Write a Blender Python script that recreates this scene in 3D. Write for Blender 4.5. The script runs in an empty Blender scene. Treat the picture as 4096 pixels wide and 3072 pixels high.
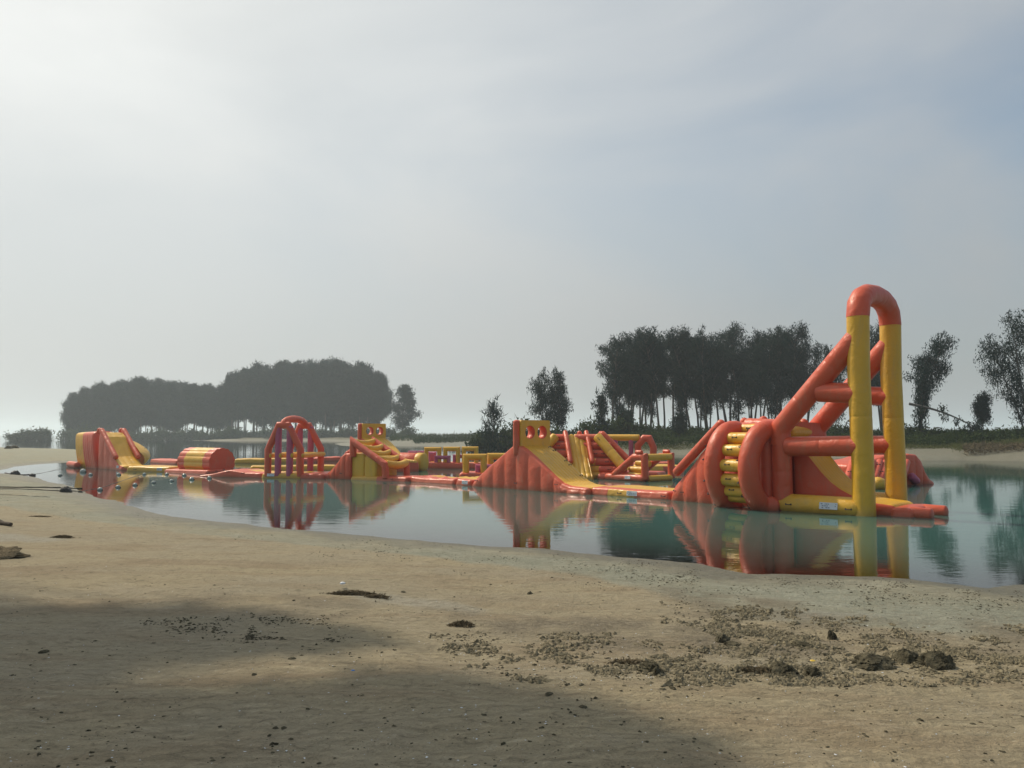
import bpy, bmesh, math, random
import numpy as np
from mathutils import Vector, Matrix
from mathutils.geometry import tessellate_polygon
random.seed(7)
rng = np.random.default_rng(7)
C = bpy.context.scene.collection
sc = bpy.context.scene
R = math.radians

# ------------------------------------------------------------------ camera, sky, sun, exposure
F = 3190.0; CAMZ = 2.0; PITCH = math.atan(202 / F)
cd = bpy.data.cameras.new('camera'); cam = bpy.data.objects.new('camera', cd); C.objects.link(cam)
cd.sensor_width = 36.0; cd.lens = F / 4096 * 36.0
cd.clip_start = 0.1; cd.clip_end = 9000
cam.location = (0, 0, CAMZ); cam.rotation_euler = (math.pi / 2 + PITCH, 0, 0)
sc.camera = cam

SUN_AZ, SUN_EL = -50.0, 47.0        # azimuth from +Y towards +X
sdir = Vector((math.sin(R(SUN_AZ)) * math.cos(R(SUN_EL)), math.cos(R(SUN_AZ)) * math.cos(R(SUN_EL)), math.sin(R(SUN_EL))))
ld = bpy.data.lights.new('sun', 'SUN'); ld.energy = 3.15; ld.angle = R(1.6); ld.color = (1.0, 0.87, 0.68)
sun = bpy.data.objects.new('sun', ld); C.objects.link(sun)
sun.rotation_euler = sdir.to_track_quat('Z', 'Y').to_euler()

w = bpy.data.worlds.new('World'); sc.world = w; w.use_nodes = True
nt = w.node_tree; nt.nodes.clear()
def N(t, k, **kw):
    n = t.nodes.new(k)
    for a, b in kw.items(): setattr(n, a, b)
    return n
def L(t, a, b): t.links.new(a, b)
def mth(t, op, a, b=None, c=None, clamp=False):
    n = N(t, 'ShaderNodeMath', operation=op); n.use_clamp = clamp
    for i, v in enumerate((a, b, c)):
        if v is None: continue
        if isinstance(v, (int, float)): n.inputs[i].default_value = v
        else: L(t, v, n.inputs[i])
    return n.outputs[0]
def mixc(t, f, a, b, mode='MIX'):
    n = N(t, 'ShaderNodeMix', data_type='RGBA', blend_type=mode)
    for i, v in ((0, f), (6, a), (7, b)):
        if isinstance(v, (int, float)): n.inputs[i].default_value = v
        elif isinstance(v, tuple): n.inputs[i].default_value = (*v, 1)
        else: L(t, v, n.inputs[i])
    return n.outputs[2]
def ramp(t, v, stops):
    n = N(t, 'ShaderNodeValToRGB'); e = n.color_ramp.elements
    while len(e) < len(stops): e.new(0.5)
    for x, (p, c) in zip(e, stops):
        x.position = p; x.color = (*c, 1) if len(c) == 3 else c
    L(t, v, n.inputs[0]); return n.outputs[0]
tc = N(nt, 'ShaderNodeTexCoord')
nrm = N(nt, 'ShaderNodeVectorMath', operation='NORMALIZE'); L(nt, tc.outputs['Generated'], nrm.inputs[0])
dt = N(nt, 'ShaderNodeVectorMath', operation='DOT_PRODUCT'); L(nt, nrm.outputs[0], dt.inputs[0]); dt.inputs[1].default_value = sdir
d01 = mth(nt, 'MULTIPLY_ADD', dt.outputs['Value'], 0.5, 0.5)
sep = N(nt, 'ShaderNodeSeparateXYZ'); L(nt, nrm.outputs[0], sep.inputs[0])
el = mth(nt, 'MAXIMUM', sep.outputs[2], 0.0)
# haze veil: brightness depends on the angle to the sun
veil = ramp(nt, d01, [(0.0, (.21, .225, .235)), (0.50, (.250, .258, .262)), (0.68, (.310, .315, .312)), (0.82, (.425, .432, .424)),
                      (0.90, (.505, .515, .505)), (0.955, (.60, .61, .595)), (0.99, (.95, .93, .88)), (1.0, (1.6, 1.5, 1.35))])
# thin blue where the veil is thin: away from the sun and higher up
mp = N(nt, 'ShaderNodeMapping'); L(nt, nrm.outputs[0], mp.inputs[0]); mp.inputs['Scale'].default_value = (1.0, 1.0, 2.2)
mp.inputs['Rotation'].default_value = (0.25, 0.35, 0.4)
n1 = N(nt, 'ShaderNodeTexNoise'); L(nt, mp.outputs[0], n1.inputs['Vector']); n1.inputs['Scale'].default_value = 1.9
n1.inputs['Detail'].default_value = 5; n1.inputs['Roughness'].default_value = 0.5; n1.inputs['Distortion'].default_value = 0.5
cl = ramp(nt, n1.outputs[0], [(0.36, (0, 0, 0)), (0.66, (1, 1, 1))])
nsky = N(nt, 'ShaderNodeTexSky', sky_type='NISHITA'); nsky.sun_disc = False
nsky.sun_elevation = R(SUN_EL); nsky.sun_rotation = R(SUN_AZ); nsky.dust_density = 2.5; nsky.air_density = 1.0
skyc = mixc(nt, 1.0, nsky.outputs[0], (0.080, 0.095, 0.094), 'MULTIPLY')
thin = mth(nt, 'MULTIPLY', mth(nt, 'SUBTRACT', 1.0, mth(nt, 'MULTIPLY_ADD', dt.outputs['Value'], 1.25, -0.15, clamp=True), clamp=True),
           mth(nt, 'MULTIPLY', el, 3.4, clamp=True), clamp=True)
thin = mth(nt, 'MULTIPLY', thin, mth(nt, 'SUBTRACT', 1.35, cl), clamp=True)
col = mixc(nt, mth(nt, 'MULTIPLY', thin, 0.72), veil, skyc)
cloudb = mth(nt, 'MULTIPLY_ADD', cl, mth(nt, 'MULTIPLY', mth(nt, 'MULTIPLY', el, 2.6, clamp=True), 0.20), 0.97)
vm = N(nt, 'ShaderNodeVectorMath', operation='SCALE'); L(nt, col, vm.inputs[0]); L(nt, cloudb, vm.inputs['Scale'])
bg = N(nt, 'ShaderNodeBackground'); L(nt, vm.outputs[0], bg.inputs[0]); bg.inputs[1].default_value = 1.24
wo = N(nt, 'ShaderNodeOutputWorld'); L(nt, bg.outputs[0], wo.inputs[0])
sc.view_settings.view_transform = 'Standard'; sc.view_settings.look = 'None'
sc.view_settings.exposure = 0.12; sc.view_settings.gamma = 1.0; sc.view_settings.use_curve_mapping = False
sc.cycles.max_bounces = 8; sc.cycles.transparent_max_bounces = 16; sc.cycles.volume_bounces = 1
sc.cycles.use_denoising = True; sc.cycles.caustics_reflective = False; sc.cycles.caustics_refractive = False

# ------------------------------------------------------------------ pixel rays of the photograph -> points in the place
def ray(px, py):
    x = (px - 2048) / F; z = -(py - 1536) / F
    c, s = math.cos(PITCH), math.sin(PITCH)
    return np.array([x, c - z * s, s + z * c])
def G(px, py, z=0.0):
    r = ray(px, py); t = (z - CAMZ) / r[2]
    return np.array([r[0] * t, r[1] * t])
def atdepth(px, Y):
    r = ray(px, 1738); t = Y / r[1]
    return np.array([r[0] * t, Y])
def zat(px, py, Y):
    r = ray(px, py); t = Y / r[1]
    return CAMZ + r[2] * t

class Fr:
    """upright local frame on the water: X along the thing, Y away from the camera."""
    def __init__(s, A, B=None, ang=None):
        s.A = np.array(A, float)
        if B is not None:
            d = np.array(B, float) - s.A; s.len = float(np.hypot(*d)); s.u = d / s.len
        else:
            s.u = np.array([math.cos(R(ang)), math.sin(R(ang))]); s.len = 0
        s.n = np.array([-s.u[1], s.u[0]]); s.ang = math.atan2(s.u[1], s.u[0])
    def sz(s, px, py, off=0.0):
        r = ray(px, py); P0 = s.A + s.n * off
        t = (P0 @ s.n) / (r[:2] @ s.n)
        p = r[:2] * t
        return float((p - s.A) @ s.u), CAMZ + r[2] * t
    def P(s, px, py, off=0.0):
        a, z = s.sz(px, py, off); return (a, off, z)
    def W(s, x, y): return s.A + s.u * x + s.n * y

# ------------------------------------------------------------------ objects, names, labels
def tag(o, label=None, cat=None, group=None, kind=None):
    if label: o['label'] = label
    if cat: o['category'] = cat
    if group: o['group'] = group
    if kind: o['kind'] = kind
    return o
def thing(name, label, cat, loc=(0, 0, 0), rz=0.0, group=None):
    o = bpy.data.objects.new(name, None); C.objects.link(o)
    o.location = loc; o.rotation_euler = (0, 0, rz); o.empty_display_size = 0.3
    return tag(o, label, cat, group)
def frthing(name, label, cat, fr, group=None):
    return thing(name, label, cat, (fr.A[0], fr.A[1], 0), fr.ang, group)
def link(name, me, parent=None, loc=None, rz=None, sc_=None):
    o = bpy.data.objects.new(name, me); C.objects.link(o); o.parent = parent
    if loc is not None: o.location = loc
    if rz is not None: o.rotation_euler = (0, 0, rz)
    if sc_ is not None: o.scale = sc_
    return o
def nobj(name, verts, faces, m, parent=None, smooth=True, sharp=None):
    me = bpy.data.meshes.new(name); me.from_pydata([tuple(map(float, v)) for v in verts], [], faces)
    me.update()
    if smooth:
        me.polygons.foreach_set('use_smooth', [True] * len(me.polygons))
        if sharp: me.set_sharp_from_angle(angle=R(sharp))
    me.materials.append(m)
    return link(name, me, parent)
def triobj(name, V, nper, m, parent=None, smooth=False):
    """fast mesh of separate polygons, nper vertices each"""
    V = np.asarray(V, np.float32).reshape(-1, 3); n = len(V) // nper
    me = bpy.data.meshes.new(name); me.vertices.add(len(V)); me.vertices.foreach_set('co', V.ravel())
    me.loops.add(len(V)); me.loops.foreach_set('vertex_index', np.arange(len(V), dtype=np.int32))
    me.polygons.add(n); me.polygons.foreach_set('loop_start', np.arange(0, len(V), nper, dtype=np.int32))
    me.update(calc_edges=True); me.validate(); me.materials.append(m)
    if parent is False: return me
    return link(name, me, parent)
def triidx(name, V, T, m, smooth=True):
    V = np.asarray(V, np.float32).reshape(-1, 3); T = np.asarray(T, np.int32)
    k = T.shape[1]
    me = bpy.data.meshes.new(name); me.vertices.add(len(V)); me.vertices.foreach_set('co', V.ravel())
    me.loops.add(T.size); me.loops.foreach_set('vertex_index', T.ravel())
    me.polygons.add(len(T)); me.polygons.foreach_set('loop_start', np.arange(0, T.size, k, dtype=np.int32))
    me.polygons.foreach_set('use_smooth', np.full(len(T), smooth))
    me.update(calc_edges=True); me.materials.append(m)
    return me

# ------------------------------------------------------------------ materials
def mat(name):
    m = bpy.data.materials.new(name); m.use_nodes = True; t = m.node_tree; t.nodes.clear()
    out = N(t, 'ShaderNodeOutputMaterial'); return m, t, out
def noise(t, vec, scale, detail=4, rough=0.55, dist=0.0, sv=None):
    n = N(t, 'ShaderNodeTexNoise'); n.inputs['Scale'].default_value = scale; n.inputs['Detail'].default_value = detail
    n.inputs['Roughness'].default_value = rough; n.inputs['Distortion'].default_value = dist
    if sv:
        mp = N(t, 'ShaderNodeMapping'); L(t, vec, mp.inputs[0]); mp.inputs['Scale'].default_value = sv; vec = mp.outputs[0]
    L(t, vec, n.inputs['Vector']); return n.outputs[0]
def pvc(name, c, dirt=(.35, .28, .18), rough=.31, trans=.09):
    m, t, out = mat(name)
    tc = N(t, 'ShaderNodeTexCoord'); o = tc.outputs['Object']
    f = noise(t, o, 1.3, 5, .6)
    c1 = mixc(t, ramp(t, f, [(.3, (0, 0, 0)), (.75, (.55, .55, .55))]), c, tuple(min(1, x * .78 + .035) for x in c))
    # grime and water marks, streaky
    g = noise(t, o, 3.1, 6, .7, .4, (1, 1, .35))
    c2 = mixc(t, ramp(t, g, [(.52, (0, 0, 0)), (.8, (.38, .38, .38))]), c1, dirt)
    ge = N(t, 'ShaderNodeNewGeometry'); sp = N(t, 'ShaderNodeSeparateXYZ'); L(t, ge.outputs['Position'], sp.inputs[0])
    wl = ramp(t, mth(t, 'MULTIPLY_ADD', g, .22, sp.outputs[2]), [(.13, (.75, .75, .75)), (.30, (0, 0, 0))])
    c3 = mixc(t, wl, c2, tuple(a * .45 + b * .22 for a, b in zip(c, dirt)))
    # soft wrinkles, seam lines
    b1 = noise(t, o, 2.2, 2, .5, .6); b2 = noise(t, o, 9.0, 3, .55, 1.2)
    bp = N(t, 'ShaderNodeBump'); bp.inputs['Strength'].default_value = .6; bp.inputs['Distance'].default_value = .07
    L(t, mth(t, 'MULTIPLY_ADD', b2, .22, b1), bp.inputs['Height'])
    p = N(t, 'ShaderNodeBsdfPrincipled'); L(t, c3, p.inputs['Base Color'])
    L(t, ramp(t, g, [(.3, (rough,) * 3), (.8, (rough + .25,) * 3)]), p.inputs['Roughness'])
    L(t, bp.outputs[0], p.inputs['Normal'])
    tr = N(t, 'ShaderNodeBsdfTranslucent'); L(t, c3, tr.inputs[0])
    mx = N(t, 'ShaderNodeMixShader'); mx.inputs[0].default_value = trans
    L(t, p.outputs[0], mx.inputs[1]); L(t, tr.outputs[0], mx.inputs[2]); L(t, mx.outputs[0], out.inputs[0])
    return m
def plain(name, c, rough=.7, spread=.25, scale=6.0, bump=.0, spec=.5):
    m, t, out = mat(name)
    tc = N(t, 'ShaderNodeTexCoord'); f = noise(t, tc.outputs['Object'], scale, 5, .6)
    a = tuple(x * (1 - spread) for x in c); b = tuple(min(1, x * (1 + spread)) for x in c)
    p = N(t, 'ShaderNodeBsdfPrincipled'); L(t, mixc(t, ramp(t, f, [(.3, (0, 0, 0)), (.7, (1, 1, 1))]), a, b), p.inputs['Base Color'])
    p.inputs['Roughness'].default_value = rough; p.inputs['Specular IOR Level'].default_value = spec
    if bump:
        bp = N(t, 'ShaderNodeBump'); bp.inputs['Strength'].default_value = 1; bp.inputs['Distance'].default_value = bump
        L(t, f, bp.inputs['Height']); L(t, bp.outputs[0], p.inputs['Normal'])
    L(t, p.outputs[0], out.inputs[0]); return m
def leafmat(name, c1, c2, tr=.25):
    m, t, out = mat(name)
    oi = N(t, 'ShaderNodeObjectInfo'); ge = N(t, 'ShaderNodeNewGeometry')
    f = noise(t, ge.outputs['Position'], .35, 3)
    rnd = mth(t, 'MULTIPLY_ADD', oi.outputs['Random'], .35, mth(t, 'MULTIPLY', f, .65))
    c = mixc(t, rnd, c1, c2)
    d = N(t, 'ShaderNodeBsdfDiffuse'); L(t, c, d.inputs[0])
    x = N(t, 'ShaderNodeBsdfTranslucent'); L(t, c, x.inputs[0])
    mx = N(t, 'ShaderNodeMixShader'); mx.inputs[0].default_value = tr
    L(t, d.outputs[0], mx.inputs[1]); L(t, x.outputs[0], mx.inputs[2]); L(t, mx.outputs[0], out.inputs[0]); return m

RED = pvc('pvc_orange_red', (.70, .104, .040)); YEL = pvc('pvc_yellow', (.78, .44, .030)); PUR = pvc('pvc_purple', (.52, .10, .20))
LAB = plain('label_white', (.62, .66, .70), .5, .06); BLK = plain('strap_dark', (.045, .035, .03), .7)
PRINT = plain('label_print', (.10, .12, .18), .6, .1)
ROPE = plain('rope', (.20, .18, .15), .9); DROPE = plain('dark_rope', (.05, .045, .04), .9); FLOAT = plain('float_glassy', (.36, .40, .36), .18, .15); TARP = plain('black_bag', (.03, .03, .028), .6, .4, 14, .02)
ROCK = plain('rock', (.085, .076, .050), .95, .6, 14, .05, .1); WOOD = plain('driftwood', (.075, .06, .045), .9, .4, 12, .02, .2)
BARK = plain('bark', (.085, .072, .06), .9, .35, 3, .02, .1); DEADW = plain('dead_wood', (.12, .11, .10), .9, .3, 3, 0, .1)
CLOD = plain('clod', (.175, .152, .100), .95, .5, 30, 0, .15)
WEED = plain('dry_weed', (.15, .12, .075), .95, .5, 40, 0, .1)
LEAF = leafmat('casuarina_leaf', (.012, .026, .022), (.028, .046, .034)); SHRUB = leafmat('shrub_leaf', (.026, .040, .018), (.060, .085, .030), .3)
GRS = leafmat('grass_leaf', (.07, .085, .03), (.14, .15, .06), .35)
BLUE = plain('blue_plastic', (.02, .16, .5), .4, .05); YPL = plain('yellow_plastic', (.75, .5, .05), .4, .05)
# ------------------------------------------------------------------ terrain: shorelines, heights
def vhash(ix, iy, s):
    n = (ix.astype(np.int64) * 374761393 + iy.astype(np.int64) * 668265263 + s * 1442695041) & 0xffffffff
    n = ((n ^ (n >> 13)) * 1274126177) & 0xffffffff
    return ((n ^ (n >> 16)) & 0xffff) / 65535.0
def vnoise(x, y, sc_, s=0, oct_=3):
    x = np.asarray(x, float) / sc_; y = np.asarray(y, float) / sc_; r = 0; a = 1.0; tot = 0
    for o in range(oct_):
        ix = np.floor(x); iy = np.floor(y); fx = x - ix; fy = y - iy
        fx = fx * fx * (3 - 2 * fx); fy = fy * fy * (3 - 2 * fy)
        v = (vhash(ix, iy, s + o) * (1 - fx) + vhash(ix + 1, iy, s + o) * fx) * (1 - fy) + (vhash(ix, iy + 1, s + o) * (1 - fx) + vhash(ix + 1, iy + 1, s + o) * fx) * fy
        r = r + a * (v - .5); tot += a; a *= .5; x = x * 2.03 + 11.3; y = y * 2.03 + 5.7
    return r / tot * 2
def poly(pts): return np.array([G(*p) if len(p) == 2 else (p[0], p[1]) for p in pts])
def Wp(x, y): return (x, y, 0)
near = poly([(4096, 2338), (3960, 2358), (3800, 2338), (3640, 2316), (3500, 2306), (3200, 2301), (2990, 2296), (2880, 2272), (2760, 2246), (2600, 2233), (2450, 2222), (2290, 2208),
             (2180, 2190), (1900, 2180), (1600, 2155), (1300, 2130), (1050, 2105), (800, 2076), (650, 2058), (510, 2020), (400, 1986), (330, 1962), (250, 1938), (190, 1926), (130, 1906), (60, 1897),
             (0, 1892), (-60, 1886), (0, 1881), (60, 1867), (150, 1857), (270, 1848), (420, 1845), (520, 1838), (560, 1820), (470, 1806), (290, 1797), (120, 1793), (0, 1790),
             (-400, 1786), Wp(-200, 100), Wp(-200, -60), Wp(80, -60), Wp(80, 8), (4900, 2330)])
farl = poly([(5600, 1870), (4700, 1856), (4096, 1847), (3900, 1843), (3700, 1842), (3400, 1836), (3200, 1830), (2900, 1823), (2700, 1819), (2500, 1817), (2200, 1811), (1990, 1803), (1925, 1792), (1800, 1787), (1700, 1784),
             (1500, 1783), (1420, 1786), (1355, 1781), (1345, 1774), (1420, 1768), (1300, 1765), (1100, 1763), (900, 1764), (700, 1761), (520, 1758), (280, 1755), (225, 1751), Wp(-190, 420), Wp(-60, 420), Wp(-20, 330), Wp(60, 300), Wp(140, 280), Wp(300, 240)])
def sdist(x, y, P):
    x = np.asarray(x, float); y = np.asarray(y, float)
    best = np.full(x.shape, 1e18); ins = np.zeros(x.shape, bool)
    for i in range(len(P)):
        a = P[i]; b = P[(i + 1) % len(P)]; e = b - a; L2 = e @ e + 1e-12
        t = np.clip(((x - a[0]) * e[0] + (y - a[1]) * e[1]) / L2, 0, 1)
        best = np.minimum(best, (x - a[0] - t * e[0]) ** 2 + (y - a[1] - t * e[1]) ** 2)
        c = (a[1] > y) != (b[1] > y)
        ins ^= c & (x < (b[0] - a[0]) * (y - a[1]) / (b[1] - a[1] + 1e-15) + a[0])
    return np.where(ins, 1, -1) * np.sqrt(best)
def height(x, y):
    x = np.atleast_1d(np.asarray(x, float)); y = np.atleast_1d(np.asarray(y, float))
    r = np.hypot(x, y)
    wob = vnoise(x, y, 1.6, 3) * .20 + vnoise(x, y, .5, 5, 2) * .09
    sn = sdist(x, y, near) + wob; sf = sdist(x, y, farl) + vnoise(x, y, 6, 9) * 1.0 + wob
    spit = np.clip((y - 34) / 12, 0, 1)
    A = .44 * (1 - spit) + .30 * spit
    hn = np.where(sn > 0, A * (1 - np.exp(-sn / (6.5 - 2 * spit))), .11 * sn)
    lf = np.clip((y - 190) / 60, 0, 1)
    Af = 1.35 * (1 - lf) + 1.1 * lf - .55 * np.clip((-x + 5) / 20, 0, 1) * (1 - lf)
    hf = np.where(sf > 0, Af * (1 - np.exp(-np.maximum(sf, 0) / 9.0)) * (1 + .25 * vnoise(x, y, 9, 21)) , .10 * sf)
    h = np.maximum(hn, hf); sd = np.maximum(sn, sf)
    land = np.clip(sd / .8, 0, 1)
    fade = np.clip(1 - r / 60, .12, 1)
    rel = vnoise(x, y, 2.6, 31, 3) * .044 + vnoise(x, y, .55, 37, 3) * .016 + vnoise(x, y, .13, 41, 3) * .013 * (r < 16) + vnoise(x * .5 + y * .3, y * 1.6, .3, 47, 2) * .015 * (r < 30)
    h = h + land * rel * fade
    # shallow streaks and a washed dip seen on the beach
    return np.maximum(h, -1.6), sn, sf
def hgt(x, y): return float(height(x, y)[0][0])
def GG(px, py):
    """point of the visible ground under a pixel of the photograph"""
    z = .3
    for _ in range(12):
        p = G(px, py, z); z = .5 * z + .5 * hgt(p[0], p[1])
    return np.array([p[0], p[1], hgt(p[0], p[1])])

def fan(naz_d, naz_c, radii):
    az = np.concatenate([np.linspace(-46, 46, naz_d), np.linspace(46, 314, naz_c)[1:-1]])
    az = np.radians(90 - az)
    X = np.outer(radii, np.cos(az)); Y = np.outer(radii, np.sin(az))
    nr, na = X.shape
    i = np.arange(nr - 1)[:, None]; j = np.arange(na)[None, :]; j2 = (j + 1) % na
    T = np.stack([i * na + j, (i + 1) * na + j, (i + 1) * na + j2, i * na + j2], -1).reshape(-1, 4)
    return X, Y, T[:, ::-1]
radii = np.concatenate([[.02], np.geomspace(.6, 6000, 620)])
radii = np.concatenate([[.02], np.geomspace(.6, 60, 330), np.geomspace(60, 700, 240)[1:], [900, 1400, 2400, 3600]])
X, Y, T = fan(760, 90, radii)
H, SN, SF = height(X.ravel(), Y.ravel())
def attr(me, name, v):
    a = me.attributes.new(name, 'FLOAT', 'POINT'); a.data.foreach_set('value', np.asarray(v, np.float32))

m, t, out = mat('beach_sand'); SAND = m
ge = N(t, 'ShaderNodeNewGeometry'); pos = ge.outputs['Position']
def at_(nm):
    a = N(t, 'ShaderNodeAttribute'); a.attribute_name = nm; return a.outputs['Fac']
big = noise(t, pos, .33, 4, .6, .4, (.8, 1.3, 1)); mid = noise(t, pos, 1.6, 5, .65, .5); fine = noise(t, pos, 22, 5, .7); grit = noise(t, pos, 95, 3, .7)
streak = noise(t, pos, .55, 5, .6, .8, (.55, 2.2, 1))
def rr(v, a, b, hi=1.0): return ramp(t, v, [(a, (0, 0, 0)), (b, (hi, hi, hi))])
c = mixc(t, rr(big, .40, .62), (.375, .318, .205), (.340, .298, .208))
c = mixc(t, rr(streak, .50, .66, .75), c, (.285, .222, .140))
c = mixc(t, rr(mid, .55, .75, .55), c, (.415, .365, .265))
c = mixc(t, mth(t, 'MULTIPLY', rr(streak, .30, .42), 0.0), c, (.5, .5, .5))
green = mixc(t, rr(mid, .4, .7), (.270, .280, .215), (.345, .352, .280))
c = mixc(t, at_('damp'), c, green)
pale = mixc(t, rr(mid, .3, .7), (.335, .33, .28), (.39, .38, .325))
c = mixc(t, at_('pale'), c, pale)
stony = mixc(t, rr(fine, .35, .6), (.125, .105, .070), (.265, .23, .165))
c = mixc(t, at_('stony'), c, stony)
wet_backlit_c = mixc(t, rr(mid, .3, .7), (.115, .115, .082), (.155, .15, .11))
c = mixc(t, at_('wet'), c, wet_backlit_c)  # wet rim, and the backlit tone painted onto the far banks
turf = mixc(t, rr(mid, .35, .65), (.075, .075, .035), (.13, .115, .065))
c = mixc(t, at_('turf'), c, turf)
spk = noise(t, pos, 9, 6, .75, .6, (.7, 1.5, 1))
c = mixc(t, rr(spk, .52, .66, .75), c, (.185, .155, .100))
c = mixc(t, rr(spk, .30, .42), mixc(t, .65, c, (.46, .41, .30)), c)
c = mixc(t, rr(fine, .56, .74, .6), c, (.105, .085, .055))
c = mixc(t, rr(grit, .58, .75, .5), c, (.46, .41, .31))
c = mixc(t, rr(grit, .24, .40, 1.0), (.12, .10, .07), c)
p = N(t, 'ShaderNodeBsdfPrincipled'); L(t, c, p.inputs['Base Color']); p.inputs['Specular IOR Level'].default_value = .25
L(t, mth(t, 'MULTIPLY_ADD', at_('wet'), -.5, .95), p.inputs['Roughness'])
b1 = N(t, 'ShaderNodeBump'); b1.inputs['Strength'].default_value = 1; b1.inputs['Distance'].default_value = .07
L(t, mth(t, 'MULTIPLY_ADD', fine, .55, mth(t, 'MULTIPLY_ADD', spk, .8, mid)), b1.inputs['Height'])
b2 = N(t, 'ShaderNodeBump'); b2.inputs['Strength'].default_value = .8; b2.inputs['Distance'].default_value = .006
L(t, grit, b2.inputs['Height']); L(t, b1.outputs[0], b2.inputs['Normal']); L(t, b2.outputs[0], p.inputs['Normal'])
L(t, p.outputs[0], out.inputs[0])

me = triidx('beach', np.stack([X.ravel(), Y.ravel(), H], -1), T, SAND)
xr, yr = X.ravel(), Y.ravel()
ss = lambda a, b, v: (lambda q: q * q * (3 - 2 * q))(np.clip((v - a) / (b - a), 0, 1))
edge = vnoise(xr, yr, 1.2, 51, 3) * .9
def pmask(pts, soft, px=True):
    return ss(-soft, soft, sdist(xr, yr, poly(pts)) + vnoise(xr, yr, .6, 77, 3) * soft * 1.3)
strip = pmask([(-900, 1960), (0, 2052), (750, 2165), (1300, 2215), (1900, 2290), (2350, 2340), (2650, 2430), (2950, 2560), (3600, 2600), (4800, 2660), Wp(90, 20), Wp(90, 90), Wp(-150, 90), Wp(-150, 46)], .13)
damp = np.where(SN > SF, np.maximum(strip, ss(30, 40, yr)), 1.0) * np.clip(.8 + edge * .5, 0, 1)
attr(me, 'damp', damp)
attr(me, 'wet', np.clip(1 - ss(.02, .10, H + vnoise(xr, yr, .4, 61, 3) * .035), (SF > SN) * .85, 1) * .9)  # wet near the waterline; far land also darkened in colour to look backlit
pl = pmask([(1360, 2472), (1560, 2466), (1800, 2492), (1960, 2520), (1900, 2545), (1700, 2520), (1450, 2490)], .10) * .5
pl = np.maximum(pl, pmask([(3150, 2500), (3600, 2520), (3500, 2545), (3100, 2560)], .10) * .5)
pl = np.maximum(pl, pmask([(-300, 2165), (150, 2190), (260, 2215), (-100, 2230), (-400, 2230)], .25) * .6)
attr(me, 'pale', pl)
st = pmask([(2650, 2400), (3000, 2420), (3300, 2520), (4700, 2580), (4700, 2760), (3800, 2730), (3300, 2660), (2900, 2620), (2700, 2500)], .3) * .75
st = np.maximum(st, pmask([(1750, 2530), (2300, 2540), (3000, 2590), (3300, 2650), (3500, 2720), (2700, 2740), (2250, 2700), (1900, 2620)], .16) * .9)
st = np.maximum(st, pmask([(600, 2490), (1200, 2470), (1500, 2520), (1350, 2600), (1000, 2570), (700, 2530)], .12) * .6)
attr(me, 'stony', st * np.clip(.75 + vnoise(xr, yr, .35, 91, 2) * 1.2, 0, 1))
isl = (yr > 180)
attr(me, 'turf', np.where(SF > SN, np.clip(ss(.62, .95, H / 1.35 + vnoise(xr, yr, 5, 13, 3) * .22) * 1.0 + isl * ss(3, 8, SF), 0, 1), 0))
tag(link('beach', me), 'pale sandy beach with wet grey edge, sandbars and far banks', None, None, 'structure')

# water: one still sheet, clear over the shallows and teal where it is deep
m, t, out = mat('lagoon_water'); WATER = m
ge = N(t, 'ShaderNodeNewGeometry'); pos = ge.outputs['Position']
a = N(t, 'ShaderNodeAttribute'); a.attribute_name = 'depth'
deep = mth(t, 'SUBTRACT', 1.0, mth(t, 'EXPONENT', mth(t, 'MULTIPLY', a.outputs['Fac'], -3.2)), clamp=True)
n1 = noise(t, pos, 1.0, 3, .5, .3, (1.3, 2.6, 1)); n2 = noise(t, pos, 5.5, 2, .5, .2, (1, 2.2, 1)); patch = noise(t, pos, .09, 3, .6)
bp = N(t, 'ShaderNodeBump'); bp.inputs['Strength'].default_value = 1.0; bp.inputs['Distance'].default_value = .0042
L(t, mth(t, 'MULTIPLY', mth(t, 'MULTIPLY_ADD', n2, .16, n1), ramp(t, patch, [(.35, (.35, .35, .35)), (.65, (1, 1, 1))])), bp.inputs['Height'])
body = N(t, 'ShaderNodeBsdfDiffuse')
L(t, mixc(t, deep, (.075, .125, .100), mixc(t, noise(t, pos, .05, 3), (.060, .185, .165), (.074, .210, .188))), body.inputs[0])
clear = N(t, 'ShaderNodeBsdfTransparent'); clear.inputs[0].default_value = (.80, .86, .80, 1)
mx = N(t, 'ShaderNodeMixShader'); L(t, deep, mx.inputs[0]); L(t, clear.outputs[0], mx.inputs[1]); L(t, body.outputs[0], mx.inputs[2])
gl = N(t, 'ShaderNodeBsdfGlossy'); gl.inputs['Roughness'].default_value = .035; L(t, bp.outputs[0], gl.inputs['Normal'])
fr = N(t, 'ShaderNodeFresnel'); fr.inputs['IOR'].default_value = 3.1; L(t, bp.outputs[0], fr.inputs['Normal'])
m2 = N(t, 'ShaderNodeMixShader'); L(t, mth(t, 'MULTIPLY_ADD', fr.outputs[0], 1.16, 0.0, clamp=True), m2.inputs[0]); L(t, mx.outputs[0], m2.inputs[1]); L(t, gl.outputs[0], m2.inputs[2])
L(t, m2.outputs[0], out.inputs[0])
X, Y, T = fan(420, 60, np.concatenate([[.02, 3], np.geomspace(6, 120, 260), np.geomspace(120, 700, 60)[1:], [1000, 1800, 3600]]))
H2 = height(X.ravel(), Y.ravel())[0]
me = triidx('lagoon_water', np.stack([X.ravel(), Y.ravel(), np.zeros(X.size)], -1), T, WATER)
attr(me, 'depth', np.maximum(-H2, 0))
tag(link('lagoon_water', me), 'still teal lagoon water mirroring the sky and inflatables', None, None, 'structure')
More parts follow.
